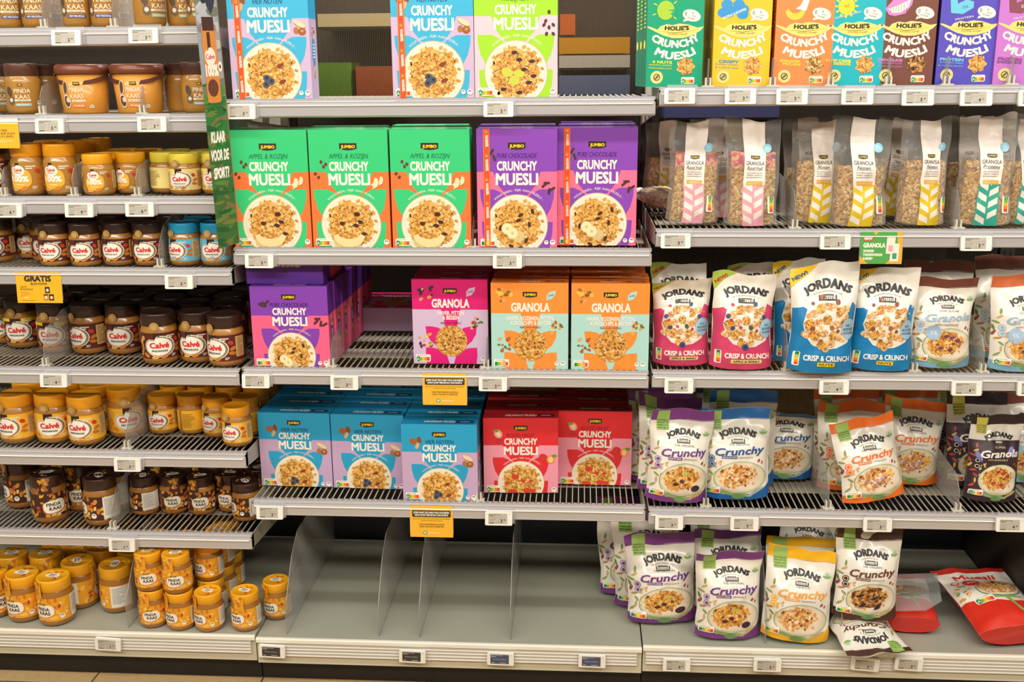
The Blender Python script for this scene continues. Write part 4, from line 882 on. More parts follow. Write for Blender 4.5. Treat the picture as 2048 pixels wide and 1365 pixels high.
T1 = [(103, 61, 163, 91, '299', 'under the tall jars'), (257, 55, 318, 88, '398', 'under the green labelled jar'),
(70, 238, 130, 267, '549', 'under the left peanut butter bucket'), (274, 234, 335, 264, '379', 'under the right peanut butter bucket'),
(-12, 407, 46, 435, '659', 'at the left end of the third jar shelf'), (130, 406, 188, 435, '455', 'under the orange lidded jars'), (250, 404, 310, 434, '689', 'under the cream labelled jars'),
(329, 550, 388, 578, '558', 'under the blue lidded jars'), (81, 748, 135, 774, '431', 'under the large brown lidded jars'), (227, 917, 284, 943, '393', 'under the yellow lidded jars'), (219, 1078, 270, 1103, '195', 'under the nut patterned jars'),
(452, 209, 512, 238, '359', 'under the leftmost tall blue carton'), (966, 204, 1028, 233, '292', 'under the lime green carton'), (490, 508, 548, 536, '268', 'under the green apple cartons'), (985, 508, 1045, 537, '395', 'under the tall purple cartons'),
(484, 749, 540, 776, '185', 'under the small purple carton'), (661, 752, 717, 780, '269', 'under the empty wire deck'), (957, 754, 1015, 783, '269', 'under the orange granola cartons'), (512, 1012, 568, 1039, '219', 'under the small blue cartons'), (970, 1024, 1025, 1051, '249', 'under the red fruit cartons'),
(1328, 177, 1390, 208, '395', 'under the dark green carton'), (1449, 178, 1512, 208, '399', 'under the yellow carton'), (1552, 178, 1615, 209, '391', 'under the orange banana carton'), (1683, 178, 1745, 209, '395', 'under the turquoise carton'), (1804, 180, 1866, 211, '395', 'under the brown carton'), (1920, 180, 1983, 212, '415', 'under the violet carton'), (2037, 181, 2099, 212, '415', 'cut off at the right end of the top shelf'),
(1320, 467, 1382, 497, '395', 'under the pink patterned clear pouches'), (1640, 469, 1700, 499, '299', 'under the yellow patterned clear pouches'), (1921, 472, 1982, 502, '299', 'under the green patterned clear pouches'),
(1328, 758, 1387, 787, '439', 'under the pink crisp pouches'), (1638, 760, 1697, 790, '439', 'under the blue crisp pouches'), (1903, 763, 1962, 791, '499', 'under the low sugar chocolate pouch'), (2034, 763, 2094, 792, '499', 'cut off at the right end of the third shelf'),
(1310, 1033, 1366, 1059, '342', 'under the purple banded pouches'), (1460, 1035, 1517, 1061, '333', 'under the blue banded pouches'), (1727, 1037, 1782, 1063, '313', 'under the orange banded pouches'), (1992, 1037, 2048, 1063, '499', 'under the black banded pouches')]
for q in T1: ptag(*q)
for x0, y0, x1, y1, p_, wh, dk, rt in ((190, 1275, 243, 1303, '191', 'on the base front below the yellow jars', False, 3), (518, 1290, 571, 1316, 'dark', 'leftmost on the empty base front', True, 2), (798, 1299, 852, 1327, 'dark', 'second from the left on the empty base front', True, 2), (974, 1304, 1028, 1332, 'blue', 'with a bluish screen, third from the left on the empty base front', 'blue', 1), (1157, 1309, 1211, 1336, 'blue', 'with a bluish screen, rightmost on the empty base front', 'blue', 1),
    (1325, 1317, 1381, 1343, '495', 'on the base front below the purple banded pouches', False, 0), (1507, 1317, 1562, 1344, '333', 'on the base front below the yellow banded pouch', False, 0), (1703, 1315, 1757, 1343, '313', 'on the base front below the lying brown pouch', False, 4), (1789, 1314, 1845, 1343, '395', 'on the base front left of the red muesli bag', False, 3)):
    ptag(x0, y0, x1, y1, p_, wh, dk, rt, Y=.0095)
def card(x0, y0, x1, y1, art, base, label, Y=YF-.021):
    a, b = ony(x0, y1, Y), ony(x1, y0, Y); t = empty('promotion_card', ((a.x+b.x)/2, Y, a.z), (R_(-4), 0, 0)); w, h = b.x-a.x, b.z-a.z
    A = art(w, h); m = MB(); A.build(flat(-w/2, 0, -.0005), base=mat(base, .5), mb=m); m.box(-w/2, w/2, -.0004, .0004, 0, h, mat(base, .5)); m.obj('card', t)
    m = MB(); m.box(-w/2-.001, w/2+.001, .0005, .0012, h*.1, h+.004, clear('tag_holder', (.9, .9, .92, 1), .22, .1)); m.obj('clear_sleeve', t)
    tag(t, label, 'promotion card')
def art_gratis(w, h):
    a = Art(w, h); a.text('GRATIS', w*.48, h*.8, h*.2, '3A3428', 1, width=w*.6, bold=.05); a.text('BIJ 565 PUNTEN', w*.5, h*.63, h*.07, '3A3428', 1, width=w*.36, bold=.03)
    a.text('CALVÉ', w*.08, h*.53, h*.055, '3A3428', 1, align=1); a.text('PINDAKAAS', w*.08, h*.45, h*.055, '3A3428', 1, align=1, width=w*.28)
    a.lines(w*.08, h*.22, w*.3, h*.4, 3, 'B8862A', 1, .25); a.rect(w*.15, h*.17, w*.25, h*.19, WHT, 1); a.rect(w*.1, h*.07, w*.4, h*.085, '8A6A2A', 1)
    for x, y, c in ((.68, .42, '5A3A2A'), (.64, .18, 'C98838'), (.76, .18, '5A3A2A')): a.rrect(w*(x-.055), h*(y-.1), w*(x+.055), h*(y+.1), w*.01, c, 2); a.ell(w*x, h*y, w*.03, h*.05, 'E9E0D0', 3, 10); a.rect(w*(x-.05), h*(y+.07), w*(x+.05), h*(y+.11), '3A2A22', 3)
    return a
def art_sorry(w, h):
    a = Art(w, h); a.rrect(w*.05, h*.64, w*.95, h*.85, h*.03, '3A352A', 1)
    a.text('JUMBO MAAKT ZICH HARD VOOR LAGE PRIJZEN,', w*.5, h*.79, h*.06, WHT, 2, width=w*.84, bold=.04); a.text('ZODAT JE NIET MEER BETAALT DAN NODIG IS', w*.5, h*.71, h*.06, WHT, 2, width=w*.78, bold=.04)
    a.text('HIERDOOR ZIJN SOMMIGE PRODUCTEN MOMENTEEL NIET VERKRIJGBAAR', w*.5, h*.585, h*.03, '5A4A22', 1, width=w*.88, bold=.0); a.text('WE ZIJN MET DE LEVERANCIER IN GESPREK', w*.5, h*.53, h*.03, '5A4A22', 1, width=w*.5, bold=0)
    a.text('ONZE MEDEWERKERS HELPEN JE', w*.5, h*.41, h*.05, '3A3420', 1, width=w*.6); a.text('GRAAG AAN EEN ALTERNATIEF', w*.5, h*.34, h*.05, '3A3420', 1, width=w*.57)
    a.ell(w*.35, h*.14, h*.07, h*.07, '6FA86A', 1, 16); a.ell(w*.35, h*.14, h*.04, h*.04, 'CFE0B0', 2, 10); a.rect(w*.43, h*.13, w*.68, h*.145, WHT, 1)
    return a
def art_left(w, h):
    a = Art(w, h); a.rect(0, h*.82, w, h, 'E9E6DC', 1); a.text('100%', w*.64, h*.6, h*.08, '3A3428', 1); a.text('PINDAKAAS', w*.6, h*.5, h*.07, '3A3428', 1, width=w*.62); a.text('NATUREL', w*.64, h*.4, h*.07, '3A3428', 1, width=w*.5); a.lines(w*.3, h*.2, w*.9, h*.3, 3, 'F6E2A0', 1); return a
def art_new(w, h):
    a = Art(w, h); a.poly([(0, 0), (w*.2, 0), (0, h*.25)], 'F0A83A', 1); a.poly([(w*.86, h), (w, h), (w, 0), (w*.62, 0), (w*.9, h*.4)], 'F0A83A', 1); a.poly([(w*.3, h), (w*.42, h), (w*.36, h*.9)], 'F0A83A', 1)
    a.rrect(w*.07, h*.73, w*.3, h*.87, h*.02, 'D9503A', 2); a.text('NIEUW', w*.185, h*.8, h*.08, WHT, 3, width=w*.19, bold=.05)
    for t, y, q, ww in (('GRANOLA', .59, .15, .52), ('ZONDER', .41, .085, .26), ('TOEGEVOEGDE', .29, .085, .46), ('SUIKER*', .17, .085, .24)): a.text(t, w*.08, h*y, h*q, WHT, 2, width=w*ww, bold=.05, align=1)
    for x, y, r in ((.72, .6, -8), (.82, .36, 6)): a.poly([(w*(x+sx*.1)+sy*w*.01, h*(y+sy*.28)) for sx, sy in ((-1, -1), (1, -1), (1, 1), (-1, 1))], 'F0E6D4', 3+int(x*5 > 3.8)*1); a.rect(w*(x-.05), h*(y-.2), w*(x+.05), h*(y-.02), '3A9A7A' if x > .8 else 'E9A0A8', 5)
    return a
card(36, 546, 119, 606, art_gratis, 'F4B61E', 'yellow card reading gratis hanging below the fourth jar shelf')
card(846, 749, 933, 810, art_sorry, 'F4B733', 'yellow notice card below the magenta granola carton')
card(821, 1015, 905, 1074, art_sorry, 'F4B733', 'yellow notice card below the small blue cartons')
card(-40, 237, 33, 297, art_left, 'F4B61E', 'yellow and white card cut off at the left edge below the buckets')
card(1718, 465, 1808, 528, art_new, '4FA34A', 'green and orange new granola card below the clear pouches')

# ------------------------------------------------------------------ fin banner
def banner():
    P0, P1 = ony(437, 492, -.01), ony(388, 0, -.01); Q0 = ony(478, 478, .035)
    t = empty('advertising_banner', (P0.x, -.01, 1.135)); H = .66
    dx0, dx1 = 0, P1.x-P0.x; W = Q0.x-P0.x; th = .005
    def mp(u, v, L):
        s = v/H; x = dx0+(dx1-dx0)*min(1.2, v/(P1.z-P0.z))+u; return (x, .045*(u/W)-L*LZ*2, v+u*.35*(1-s)*.6)
    a = Art(W, H)
    a.rect(0, H*.0, W, H*.34, '3E6B33', 1); rnds(a, 90, 0, 0, W, H*.52, ['2E6A30', '4F8A3A', '6F7A3A', '1F5A2C', '7A6A44'], .002, .006, 2, 3, 2.5)
    a.rect(0, H*.52, W, H, '9AA0A8', 1); rnds(a, 14, 0, H*.5, W, H, ['7F8892', 'B8BCC0', '6F7A6A'], .01, .02, 2, 8, 1)
    rnds(a, 40, 0, H*.46, W, H*.56, ['2E6A30', '4F8A3A'], .003, .007, 2, 4, 1)
    a.ell(W*.45, H*.93, W*.42, H*.1, '2A2833', 3, 14, jag=.06); a.ell(W*.7, H*.86, W*.24, H*.06, '3A3548', 4, 8, jag=.2)
    a.rrect(W*.2, H*.5, W*.82, H*.76, W*.15, 'D98A3E', 5); a.rect(W*.26, H*.74, W*.78, H*.785, '4A2A22', 6); a.rect(W*.42, H*.66, W*.56, H*.735, '4A2A1E', 6)
    blob(a, W*.5, H*.655, W*.24, H*.03, 'EFE9DC', 7); a.text('Calvé', W*.5, H*.655, H*.018, 'D8322A', 8, width=W*.4)
    a.text('100%', W*.52, H*.61, H*.042, WHT, 8, width=W*.58, bold=.05); a.ell(W*.5, H*.55, W*.24, H*.03, '6A3A2A', 6, 14)
    a.ell(W*.9, H*.62, W*.09, H*.018, 'F2F2F2', 5, 10); a.ell(W*.9, H*.62, W*.04, H*.008, '222222', 6, 6)
    for k, s in enumerate(('KLAAR', 'VOOR DE', 'SPORT?')): a.text(s, W*.5, H*(.385-.062*k), H*.04, 'F4F0E6', 4, width=W*(.66, .84, .72)[k], bold=.05, rot=-2)
    m = MB(); a.build(mp, base=mat('2F7A3A', .4, 0, .2), grid=(2, 8), mb=m)
    v = []
    for u, y in ((0, 0), (W, 0), (W, th), (0, th)):
        for z in (0, H): p = mp(u, z, 0); v.append((p[0], p[1]+y+.0006, p[2]))
    m.mesh(v, [(0, 1, 3, 2), (2, 3, 5, 4), (4, 5, 7, 6), (6, 7, 1, 0), (1, 7, 5, 3), (0, 2, 4, 6)], mat('A58A5E', .7))
    m.obj('printed_board', t)
    b = MB(); b.box(W*.3, W*.7, .05, .1, .3, .33, DARK()); b.obj('mounting_bracket', t)
    tag(t, 'tall narrow green advertising board with a jar picture between two bays', 'banner')
banner()

# ================================================================== jars
def put(kind, px, py, z, rz, label, group=None, Y=None, name='peanut_butter_jar', dz=0):
    r, h, _ = jar_meshes(kind)
    p = onz(px, py, z) if Y is None else ony(px, py, Y)
    return jar(kind, p.x, p.y+r*.93, z+dz, rz, label, group, name)
def behind(kind, X, Y, z, rz, label, group): return jar(kind, X, Y, z, rz, label, group)
# top shelf, cut by the upper edge of the photograph
z = ZL[0]
for kind, px, rz, lb, Y in (('tall', 12, 25, 'plain peanut butter jar at the left edge of the top shelf', .1), ('tall', 57, 5, 'plain peanut butter jar left of the first divider on the top shelf', .1),
    ('tall', 103, 40, 'shaded peanut butter jar right of the first divider on the top shelf', .17), ('tall', 148, 12, 'purple striped peanut butter jar, left one of the pair on the top shelf', .1), ('tall', 201, 5, 'purple striped peanut butter jar, right one of the pair on the top shelf', .1),
    ('tall', 248, 20, 'shaded peanut butter jar right of the second divider on the top shelf', .18), ('paste', 302, 50, 'wide nut paste jar with a turned label on the top shelf', .1), ('paste', 349, 30, 'nut paste jar just left of the advertising board on the top shelf', .12), ('paste', 386, 5, 'nut paste jar half hidden by the advertising board on the top shelf', .105)):
    put(kind, px, 50, z, rz, lb, None, Y, 'nut_butter_jar')
# bucket shelf
z = ZL[1]
put('plain', 38, 227, z, 15, 'brown lidded jar with a pale blue stripe left of the buckets', None, .09)
put('plain', 92, 227, z, -15, 'brown lidded jar half hidden behind the left bucket', None, .15)
put('plain', 360, 219, z, 60, 'brown lidded jar right of the buckets, set back', None, .17)
put('plain', 388, 219, z, 20, 'brown lidded jar beside the advertising board on the bucket shelf', None, .12)
put('plain', 0, 219, z, 20, 'shaded brown lidded jar behind the left end of the bucket shelf', None, .22)
def bucket(px, Y, rz, label, hrot):
    p = ony(px, 224, Y); t = empty('peanut_butter_bucket', (p.x, p.y+.058, ZL[1]), (0, 0, R_(rz))); R0, R1, H = .051, .0600, .098
    m = MB(); m.lathe([(0, .001), (R0*.95, 0), (R0, .004), (R1*.985, H), (0, H)], mat('DE9A3C', .38, 0, .4, 'bucket_plastic', .5, 90)); m.obj('bucket_body', t)
    m = MB(); m.lathe([(R1, H-.006), (R1+.004, H-.005), (R1+.0045, H+.004), (R1+.002, H+.014), (R1-.003, H+.017), (R1-.006, H+.014), (0, H+.014)], mat('7A4028', .4, 0, .3, 'bucket_lid')); m.obj('lid', t)
    a = Art(.1, .062); h = .062
    a.text('PINDA', .056, h*.68, h*.17, 'F6ECD2', 2, width=.037, bold=.02); a.text('KAAS', .056, h*.44, h*.17, 'F6ECD2', 2, width=.033, bold=.02); a.rect(.05, h*.86, .066, h*.97, '2C2B24', 2); a.rect(.052, h*.89, .064, h*.94, 'E8B82A', 3)
    a.rect(.042, h*.22, .076, h*.31, 'F3E8CC', 2); a.text('100% PUUR', .059, h*.265, h*.05, 'A8763A', 3, width=.03); a.rect(.042, h*.03, .076, h*.14, 'EE7E2E', 2); a.text('STUKJES', .059, h*.085, h*.07, WHT, 3, width=.027)
    a.ell(.027, h*.75, .008, .017, 'EDE3CC', 2, 14, rot=-8); a.ell(.027, h*.75, .006, .015, '6A4A34', 3, 12, rot=-8); a.ell(.027, h*.25, .011, .016, 'EDE3CC', 2, 12, rot=10); a.ell(.027, h*.25, .009, .013, '6A4030', 3, 12, rot=10); a.ell(.031, h*.3, .006, .006, 'E3D3B4', 4, 10)
    badge(a, .092, h*.03, .0055, 2)
    m = MB(); a.build(lambda u, v, L: ((R0+(R1-R0)*(.014+v)/H+.0006+L*LZ)*math.sin((u-.05)/.06), -(R0+(R1-R0)*(.014+v)/H+.0006+L*LZ)*math.cos((u-.05)/.06), .014+v), base=None, grid=(14, 2), mb=m); m.obj('printed_label', t)
    m = MB(); n = 24; ww = .0045; vs = []; RR = R1+.0055
    for k in range(n+1):
        q = math.pi*k/n; x = -RR*math.cos(q); s = math.sin(q); y, zz = -RR*s*math.cos(R_(hrot)), (H-.004)-RR*s*math.sin(R_(hrot))*.62
        vs += [(x*1.0, y*1.0, zz+ww), (x, y, zz-ww), (x*1.03, y*1.03, zz-ww), (x*1.03, y*1.03, zz+ww)]
    m.mesh(vs, [(4*k+j, 4*k+(j+1) % 4, 4*k+4+(j+1) % 4, 4*k+4+j) for k in range(n) for j in range(4)]+[(0, 1, 2, 3), (4*n, 4*n+1, 4*n+2, 4*n+3)], mat('5F3020', .4, 0, .2)); m.obj('handle', t)
    tag(t, label, 'bucket')
bucket(151, .085, 0, 'orange peanut butter bucket with brown lid and hanging handle, left of two', 35)
bucket(262, .093, 2, 'orange peanut butter bucket with brown lid and hanging handle, right of two', 35)
bucket(334, .30, 20, 'third peanut butter bucket set back in the shade behind the right one', 35)
# orange lidded shelf
z = ZL[2]
for kind, px, py, rz, lb, Y in (('brown', -6, 394, 20, 'dark lidded jar cut off at the left end of the third jar shelf', .085), ('hundred', 56, 393, -5, 'orange lidded tall jar, left one of the front pair on the third shelf', .085), ('hundred', 124, 392, -5, 'orange lidded tall jar, right one of the front pair on the third shelf', .085),
    ('hundredsmall', 194, 392, 8, 'shorter orange lidded jar in front on the third shelf', .085), ('hundredsmall', 236, 388, 60, 'shaded orange lidded jar behind the shorter one on the third shelf', .155), ('hundredsmall', 279, 388, -22, 'orange lidded jar behind the small divider on the third shelf', .11),
    ('cream', 331, 388, 110, 'pale yellow lidded jar with its back label turned forward', .115), ('cream', 378, 388, 0, 'pale yellow lidded jar with cream label and gold seal', .1), ('cream', 428, 388, 0, 'pale yellow lidded jar hidden behind the advertising board', .1)):
    put(kind, px, py, z, rz, lb, None, Y)
for k, (px, Y) in enumerate(((100, .2), (163, .2), (205, .29), (262, .24), (300, .24))):
    put('hundred' if k < 3 else 'hundredsmall', px, 388, z, 30*k, 'orange lidded jar in the back row, %s from the left on the third shelf' % ORD[k], None, Y)
for k, px in enumerate((340, 385)): put('cream', px, 388, z, 20, 'pale yellow lidded jar in the back row, %s one' % ('left', 'right')[k], None, .2)
# blue lidded shelf
z = ZL[3]
for kind, px, py, rz, lb in (('brownsmall', -8, 524, 0, 'small brown lidded jar cut off at the left edge of the fourth shelf'), ('brownsmall', 34, 521, 12, 'small brown lidded jar in the second row left on the fourth shelf'), ('brownsmall', 82, 523, 18, 'small brown lidded jar half hidden in the second row of the fourth shelf'),
    ('brownsmall', 110, 534, 0, 'small brown lidded jar, leftmost of the front four on the fourth shelf'), ('brownsmall', 172, 534, 5, 'small brown lidded jar, second of the front four on the fourth shelf'), ('brownsmall', 239, 533, -3, 'small brown lidded jar, third of the front four on the fourth shelf'), ('brownsmall', 302, 533, 2, 'small brown lidded jar next to the divider on the fourth shelf'),
    ('blue', 363, 533, -22, 'blue lidded jar, left one of the front pair'), ('blue', 425, 533, 3, 'blue lidded jar, right one of the front pair under the advertising board')):
    put(kind, px, py, z, rz, lb)
p = put('blue', 392, 520, z, 0, 'blue lidded jar standing behind the front pair')
G = 'dark lidded jars in the shaded back rows of the fourth shelf'
for j in range(2):
    for k in range(6 if j else 6): behind('brownsmall', -.56+k*.083+j*.03, .275+j*.09, z, 30*k, 'small dark lidded jar in the shaded back rows of the fourth shelf', G)
# large brown lidded shelf
z = ZL[4]
for kind, px, py, rz, lb in (('gratis', -2, 689, 5, 'large brown lidded jar with yellow band at the left edge of the fifth shelf'), ('gratis', 50, 697, 8, 'large brown lidded jar with yellow band, second from the left'), ('gratis', 110, 705, 8, 'large brown lidded jar with yellow band, third from the left'),
    ('brown', 172, 709, -22, 'large brown lidded jar right of the yellow banded ones, seal turned left'), ('brown', 237, 709, 5, 'large brown lidded jar set back with its seal facing forward'), ('brown', 295, 709, 70, 'large brown lidded jar set back, turned to show peanuts'),
    ('brown', 335, 730, 22, 'large brown lidded jar, left one of the front three on the fifth shelf'), ('brown', 402, 731, -2, 'large brown lidded jar, middle one of the front three on the fifth shelf'), ('brown', 470, 734, -22, 'large brown lidded jar, right one of the front three on the fifth shelf')):
    put(kind, px, py, z, rz, lb)
G = 'dark lidded jars in the shaded back rows of the fifth shelf'
for j in range(4):
    for k in range(7):
        X, Y = -.60+k*.099-(j % 2)*.03, .30+j*.099 if k < 4 else .265+j*.099
        if X > -.06 or Y > .6: continue
        behind('brown', X, Y, z, 40*k, 'large dark lidded jar in the shaded back rows of the fifth shelf', G)
# yellow lidded shelf
z = ZL[5]
for kind, px, py, rz, lb in (('yellow', 27, 890, -12, 'large yellow lidded jar at the left end of the front row'), ('yellow', 94, 889, 14, 'large yellow lidded jar in the middle of the front three'), ('yellow', 163, 893, -4, 'large yellow lidded jar, right one of the front three'),
    ('yellow', 200, 871, 5, 'large yellow lidded jar directly behind the right front one'), ('yellow', 264, 868, 35, 'large yellow lidded jar left of the small yellow ones, peanuts turned forward'),
    ('yellowsmall', 324, 870, -4, 'small yellow lidded jar with its seal facing forward right of the divider'), ('yellowsmall', 381, 871, 150, 'small yellow lidded jar showing its back label'), ('yellowsmall', 436, 875, -22, 'small yellow lidded jar half hidden behind the foremost small one'), ('yellowsmall', 473, 896, -14, 'small yellow lidded jar standing forward at the right end'), ('yellowsmall', 505, 876, 120, 'small yellow lidded jar at the far right behind the foremost one')):
    put(kind, px, py, z, rz, lb)
G = 'yellow lidded jars in the back row'
for k in range(4): behind('yellow', -.66+.1*k, .26, z, 30*k, 'large yellow lidded jar in the back row, %s from the left' % ORD[k], G)
for j in range(2):
    for k in range(4): behind('yellowsmall', -.235+.084*k-.015*j, .315+.083*j, z, 70*k, 'small yellow lidded jar in the back rows on the right, %s in row %s' % (ORD[k], ('one', 'two')[j]), 'small yellow lidded jars in the back rows')
# nut patterned shelf
z = ZL[6]
for kind, px, py, rz, lb in (('nut', 88, 1048, 42, 'large nut patterned jar in front on the left, label turned right'), ('nut', 208, 1054, -60, 'large nut patterned jar in front with a white back label at its right'), ('nut', 40, 1018, -50, 'large nut patterned jar behind the left front one'), ('nut', 156, 1024, 10, 'large nut patterned jar with its name facing forward in the second row'), ('nut', 112, 1016, 60, 'large nut patterned jar squeezed behind the left front one'), ('nut', 250, 1029, -100, 'large nut patterned jar with white label behind the divider'),
    ('nutsmall', 286, 1030, -75, 'small nut patterned jar with white label right of the divider'), ('nutsmall', 337, 1031, 12, 'small nut patterned jar with its name forward, left of two'), ('nutsmall', 391, 1031, 12, 'small nut patterned jar with its name forward, right of two'), ('nutsmall', 443, 1027, -14, 'small nut patterned jar half hidden at the right of the nut shelf'), ('nutsmall', 487, 1045, -58, 'small nut patterned jar standing forward at the right end'), ('nutsmall', 497, 1017, 60, 'small nut patterned jar at the far right of the nut shelf')):
    put(kind, px, py, z, rz, lb)
G = 'nut patterned jars in the back row of the seventh shelf'
for k in range(3): behind('nut', -.68+.1*k, .335, z, 50*k, 'nut patterned jar in the dark back row of the seventh shelf', G)
for k in range(4): behind('nutsmall', -.34+.082*k, .30, z, 50*k, 'nut patterned jar in the dark back row of the seventh shelf', G)
# base shelf
z = ZBL
for kind, px, py, rz, lb in (('pinda', 38, 1248, -12, 'large yellow patterned jar, left one of the front pair on the base'), ('pinda', 100, 1255, -14, 'large yellow patterned jar, right one of the front pair on the base'), ('pinda', -20, 1241, 60, 'large yellow patterned jar cut off by the left edge on the base'),
    ('pinda', 148, 1223, 112, 'large yellow patterned jar turned to its white label with barcode'), ('pinda', 226, 1229, -88, 'large yellow patterned jar showing its white back label squarely'),
    ('pinda', 22, 1205, 10, 'large yellow patterned jar in the second row at the left edge'), ('pinda', 86, 1204, 10, 'large yellow patterned jar in the second row, second from the left'), ('pinda', 142, 1188, 30, 'large yellow patterned jar in the third row, set behind the barcode one'), ('pinda', 200, 1192, 150, 'large yellow patterned jar in the third row behind the turned one'), ('pinda', 252, 1196, 40, 'large yellow patterned jar just left of the stacked jars')):
    put(kind, px, py, z, rz, lb)
hs = .105
for px, py, rb, rt, lb in ((301, 1259, 12, 14, 'leftmost stack'), (354, 1264, -26, 12, 'second stack')):
    put('pindasmall', px, py, z, rb, 'small yellow patterned jar at the bottom of the '+lb); p = onz(px, py, z)
    jar('pindasmall', p.x-.002, p.y+.037, z+hs, rt, 'small yellow patterned jar on top of the '+lb)
put('pindasmall', 411, 1267, z, -28, 'small yellow patterned jar standing single in front of the third stack')
for px, py, rz, lb in ((419, 1236, -32, 'third stack'), (434, 1216, -40, 'fourth stack, behind the third')):
    put('pindasmall', px, py, z, rz, 'small yellow patterned jar at the bottom of the '+lb); p = onz(px, py, z)
    jar('pindasmall', p.x-.003, p.y+.037, z+hs, rz+4, 'small yellow patterned jar on top of the '+lb)
put('pindasmall', 453, 1186, z, -20, 'small yellow patterned jar at the bottom of the rearmost stack'); p = onz(453, 1186, z); jar('pindasmall', p.x, p.y+.037, z+hs, -14, 'small yellow patterned jar on top of the rearmost stack')
for px, py, lb in ((315, 1222, 'left'), (368, 1224, 'right')):
    put('pindasmall', px, py, z, 30, 'small yellow patterned jar behind the first two stacks, bottom %s' % lb); p = onz(px, py, z); jar('pindasmall', p.x, p.y+.037, z+hs, 30, 'small yellow patterned jar behind the first two stacks, top %s' % lb)
put('pindasmall', 486, 1266, z, -24, 'single small yellow patterned jar between the stacks and the lone one')
put('pindasmall', 549, 1243, z-.006, -16, 'lone small yellow patterned jar beside the tall clear divider')
G = 'yellow patterned jars in the dark back of the base shelf'
for k in range(6): behind('pinda', -.72+.102*k, .42, z, 50*k, 'yellow patterned jar in the dark back of the base shelf', G)

# ================================================================== cartons
def cinst(me, name, xl, xr, yl, yr, z, w, label, group=None, Y=None, lean=0, dx=0, dy=0, fr=None):
    if Y is None: a, b = onz(xl, yl, z), onz(xr, yr, z)
    else: a, b = ony(xl, yl, Y), ony(xr, yr, Y)
    c = (a+b)/2; rz = math.atan2(b.y-a.y, b.x-a.x) if Y is None else 0
    rz = max(-.06, min(.06, rz)) if fr is None else R_(fr)
    o = link(bpy.data.objects.new(name, me)); o.location = (c.x+dx-math.sin(rz)*dy, c.y+dy*math.cos(rz), z+.0003+ (.002 if lean else 0)); o.rotation_euler = (R_(lean), 0, rz)
    tag(o, label, 'carton', group); return o
XW, XH, XD = .188, .277, .066
SW, SH, SD = .191, .2025, .07
GW, GH, GD = .187, .2135, .066
M = {}
M['nuts_xl'] = carton('blue_muesli_carton_xl', XW, XH, XD, art_muesli(XW, XH, '3CB3DC', 'CDB4D6', '0E4F7A', 'VIER NOTEN', 'berry', True, True), '1E97C4', 'B9A2C8', split=.645)
M['lime_xl'] = carton('lime_muesli_carton_xl', XW, XH, XD, art_muesli(XW, XH, 'A2DC2A', 'E6CBD6', '5A8A1A', 'ROZIJNEN', 'grape', True), '93C926', 'D8BCC8', ctag='4A7A1A', split=.645)
M['apple_xl'] = carton('green_muesli_carton_xl', XW, XH, XD, art_muesli(XW, XH, '36CC7E', 'F5793A', '127A4A', 'APPEL & ROZIJN', 'apple', True), '2BB870', 'E06A2E', ctag='0E5A36', split=.645)
M['choc_xl'] = carton('purple_muesli_carton_xl', XW, XH, XD, art_muesli(XW, XH, '8A46B8', 'F7749A', '43217A', 'PURE CHOCOLADE', 'banana', True, True), '6E3A9A', 'E0608A', ctag='3A1E5A', split=.645)
M['choc'] = carton('purple_muesli_carton', SW, SH, SD, art_muesli(SW, SH, '8440B4', 'F8648F', '35186A', 'PURE CHOCOLADE', 'banana'), '5E2C96', 'E0567F', ctag='35186A')
M['nuts'] = carton('blue_muesli_carton', SW, SH, SD, art_muesli(SW, SH, '22A2D2', 'C6A9CE', '0E3F6A', 'VIER NOTEN', 'berry'), '1186B2', 'B59ABF', ctag='0E4670')
M['red'] = carton('red_muesli_carton', SW, SH, SD, art_muesli(SW, SH, 'E02A34', 'EF9BB0', '8A1A24', 'ROOD FRUIT', 'red'), 'B81E28', 'DE8AA0', ctag='7A1018')
M['gpink'] = carton('magenta_granola_carton', GW, GH, GD, art_granola(GW, GH, 'E01878', 'D3BCDC', '5A2A5A', 'pink'), 'B01463', 'BFA9CC', 'GRANOLA', '8A0E4A')
M['gorange'] = carton('orange_granola_carton', GW, GH, GD, art_granola(GW, GH, 'F6923A', 'AFDCD6', '3A6A6A', 'orange'), 'E07424', '9CCBC4', 'GRANOLA', 'A8521A')
# top shelf
z = ZM[0]
o = cinst(M['nuts_xl'], 'muesli_carton', 475, 610, 199, 198, z, XW, 'blue and lilac tall carton at the left end of the top shelf, front one', None, .075, dx=.004)
o = cinst(M['nuts_xl'], 'muesli_carton', 475, 610, 199, 198, z, XW, 'blue and lilac tall carton directly behind the leftmost one on the top shelf', None, .146, dx=.005)
cinst(M['nuts_xl'], 'muesli_carton', 790, 946, 194, 193, z, XW, 'blue and lilac tall carton left of the lime green carton', None, .075)
cinst(M['lime_xl'], 'muesli_carton', 950, 1115, 192, 190, z, XW, 'lime green and pink tall carton with grapes on the top shelf', None, .075, lean=0)
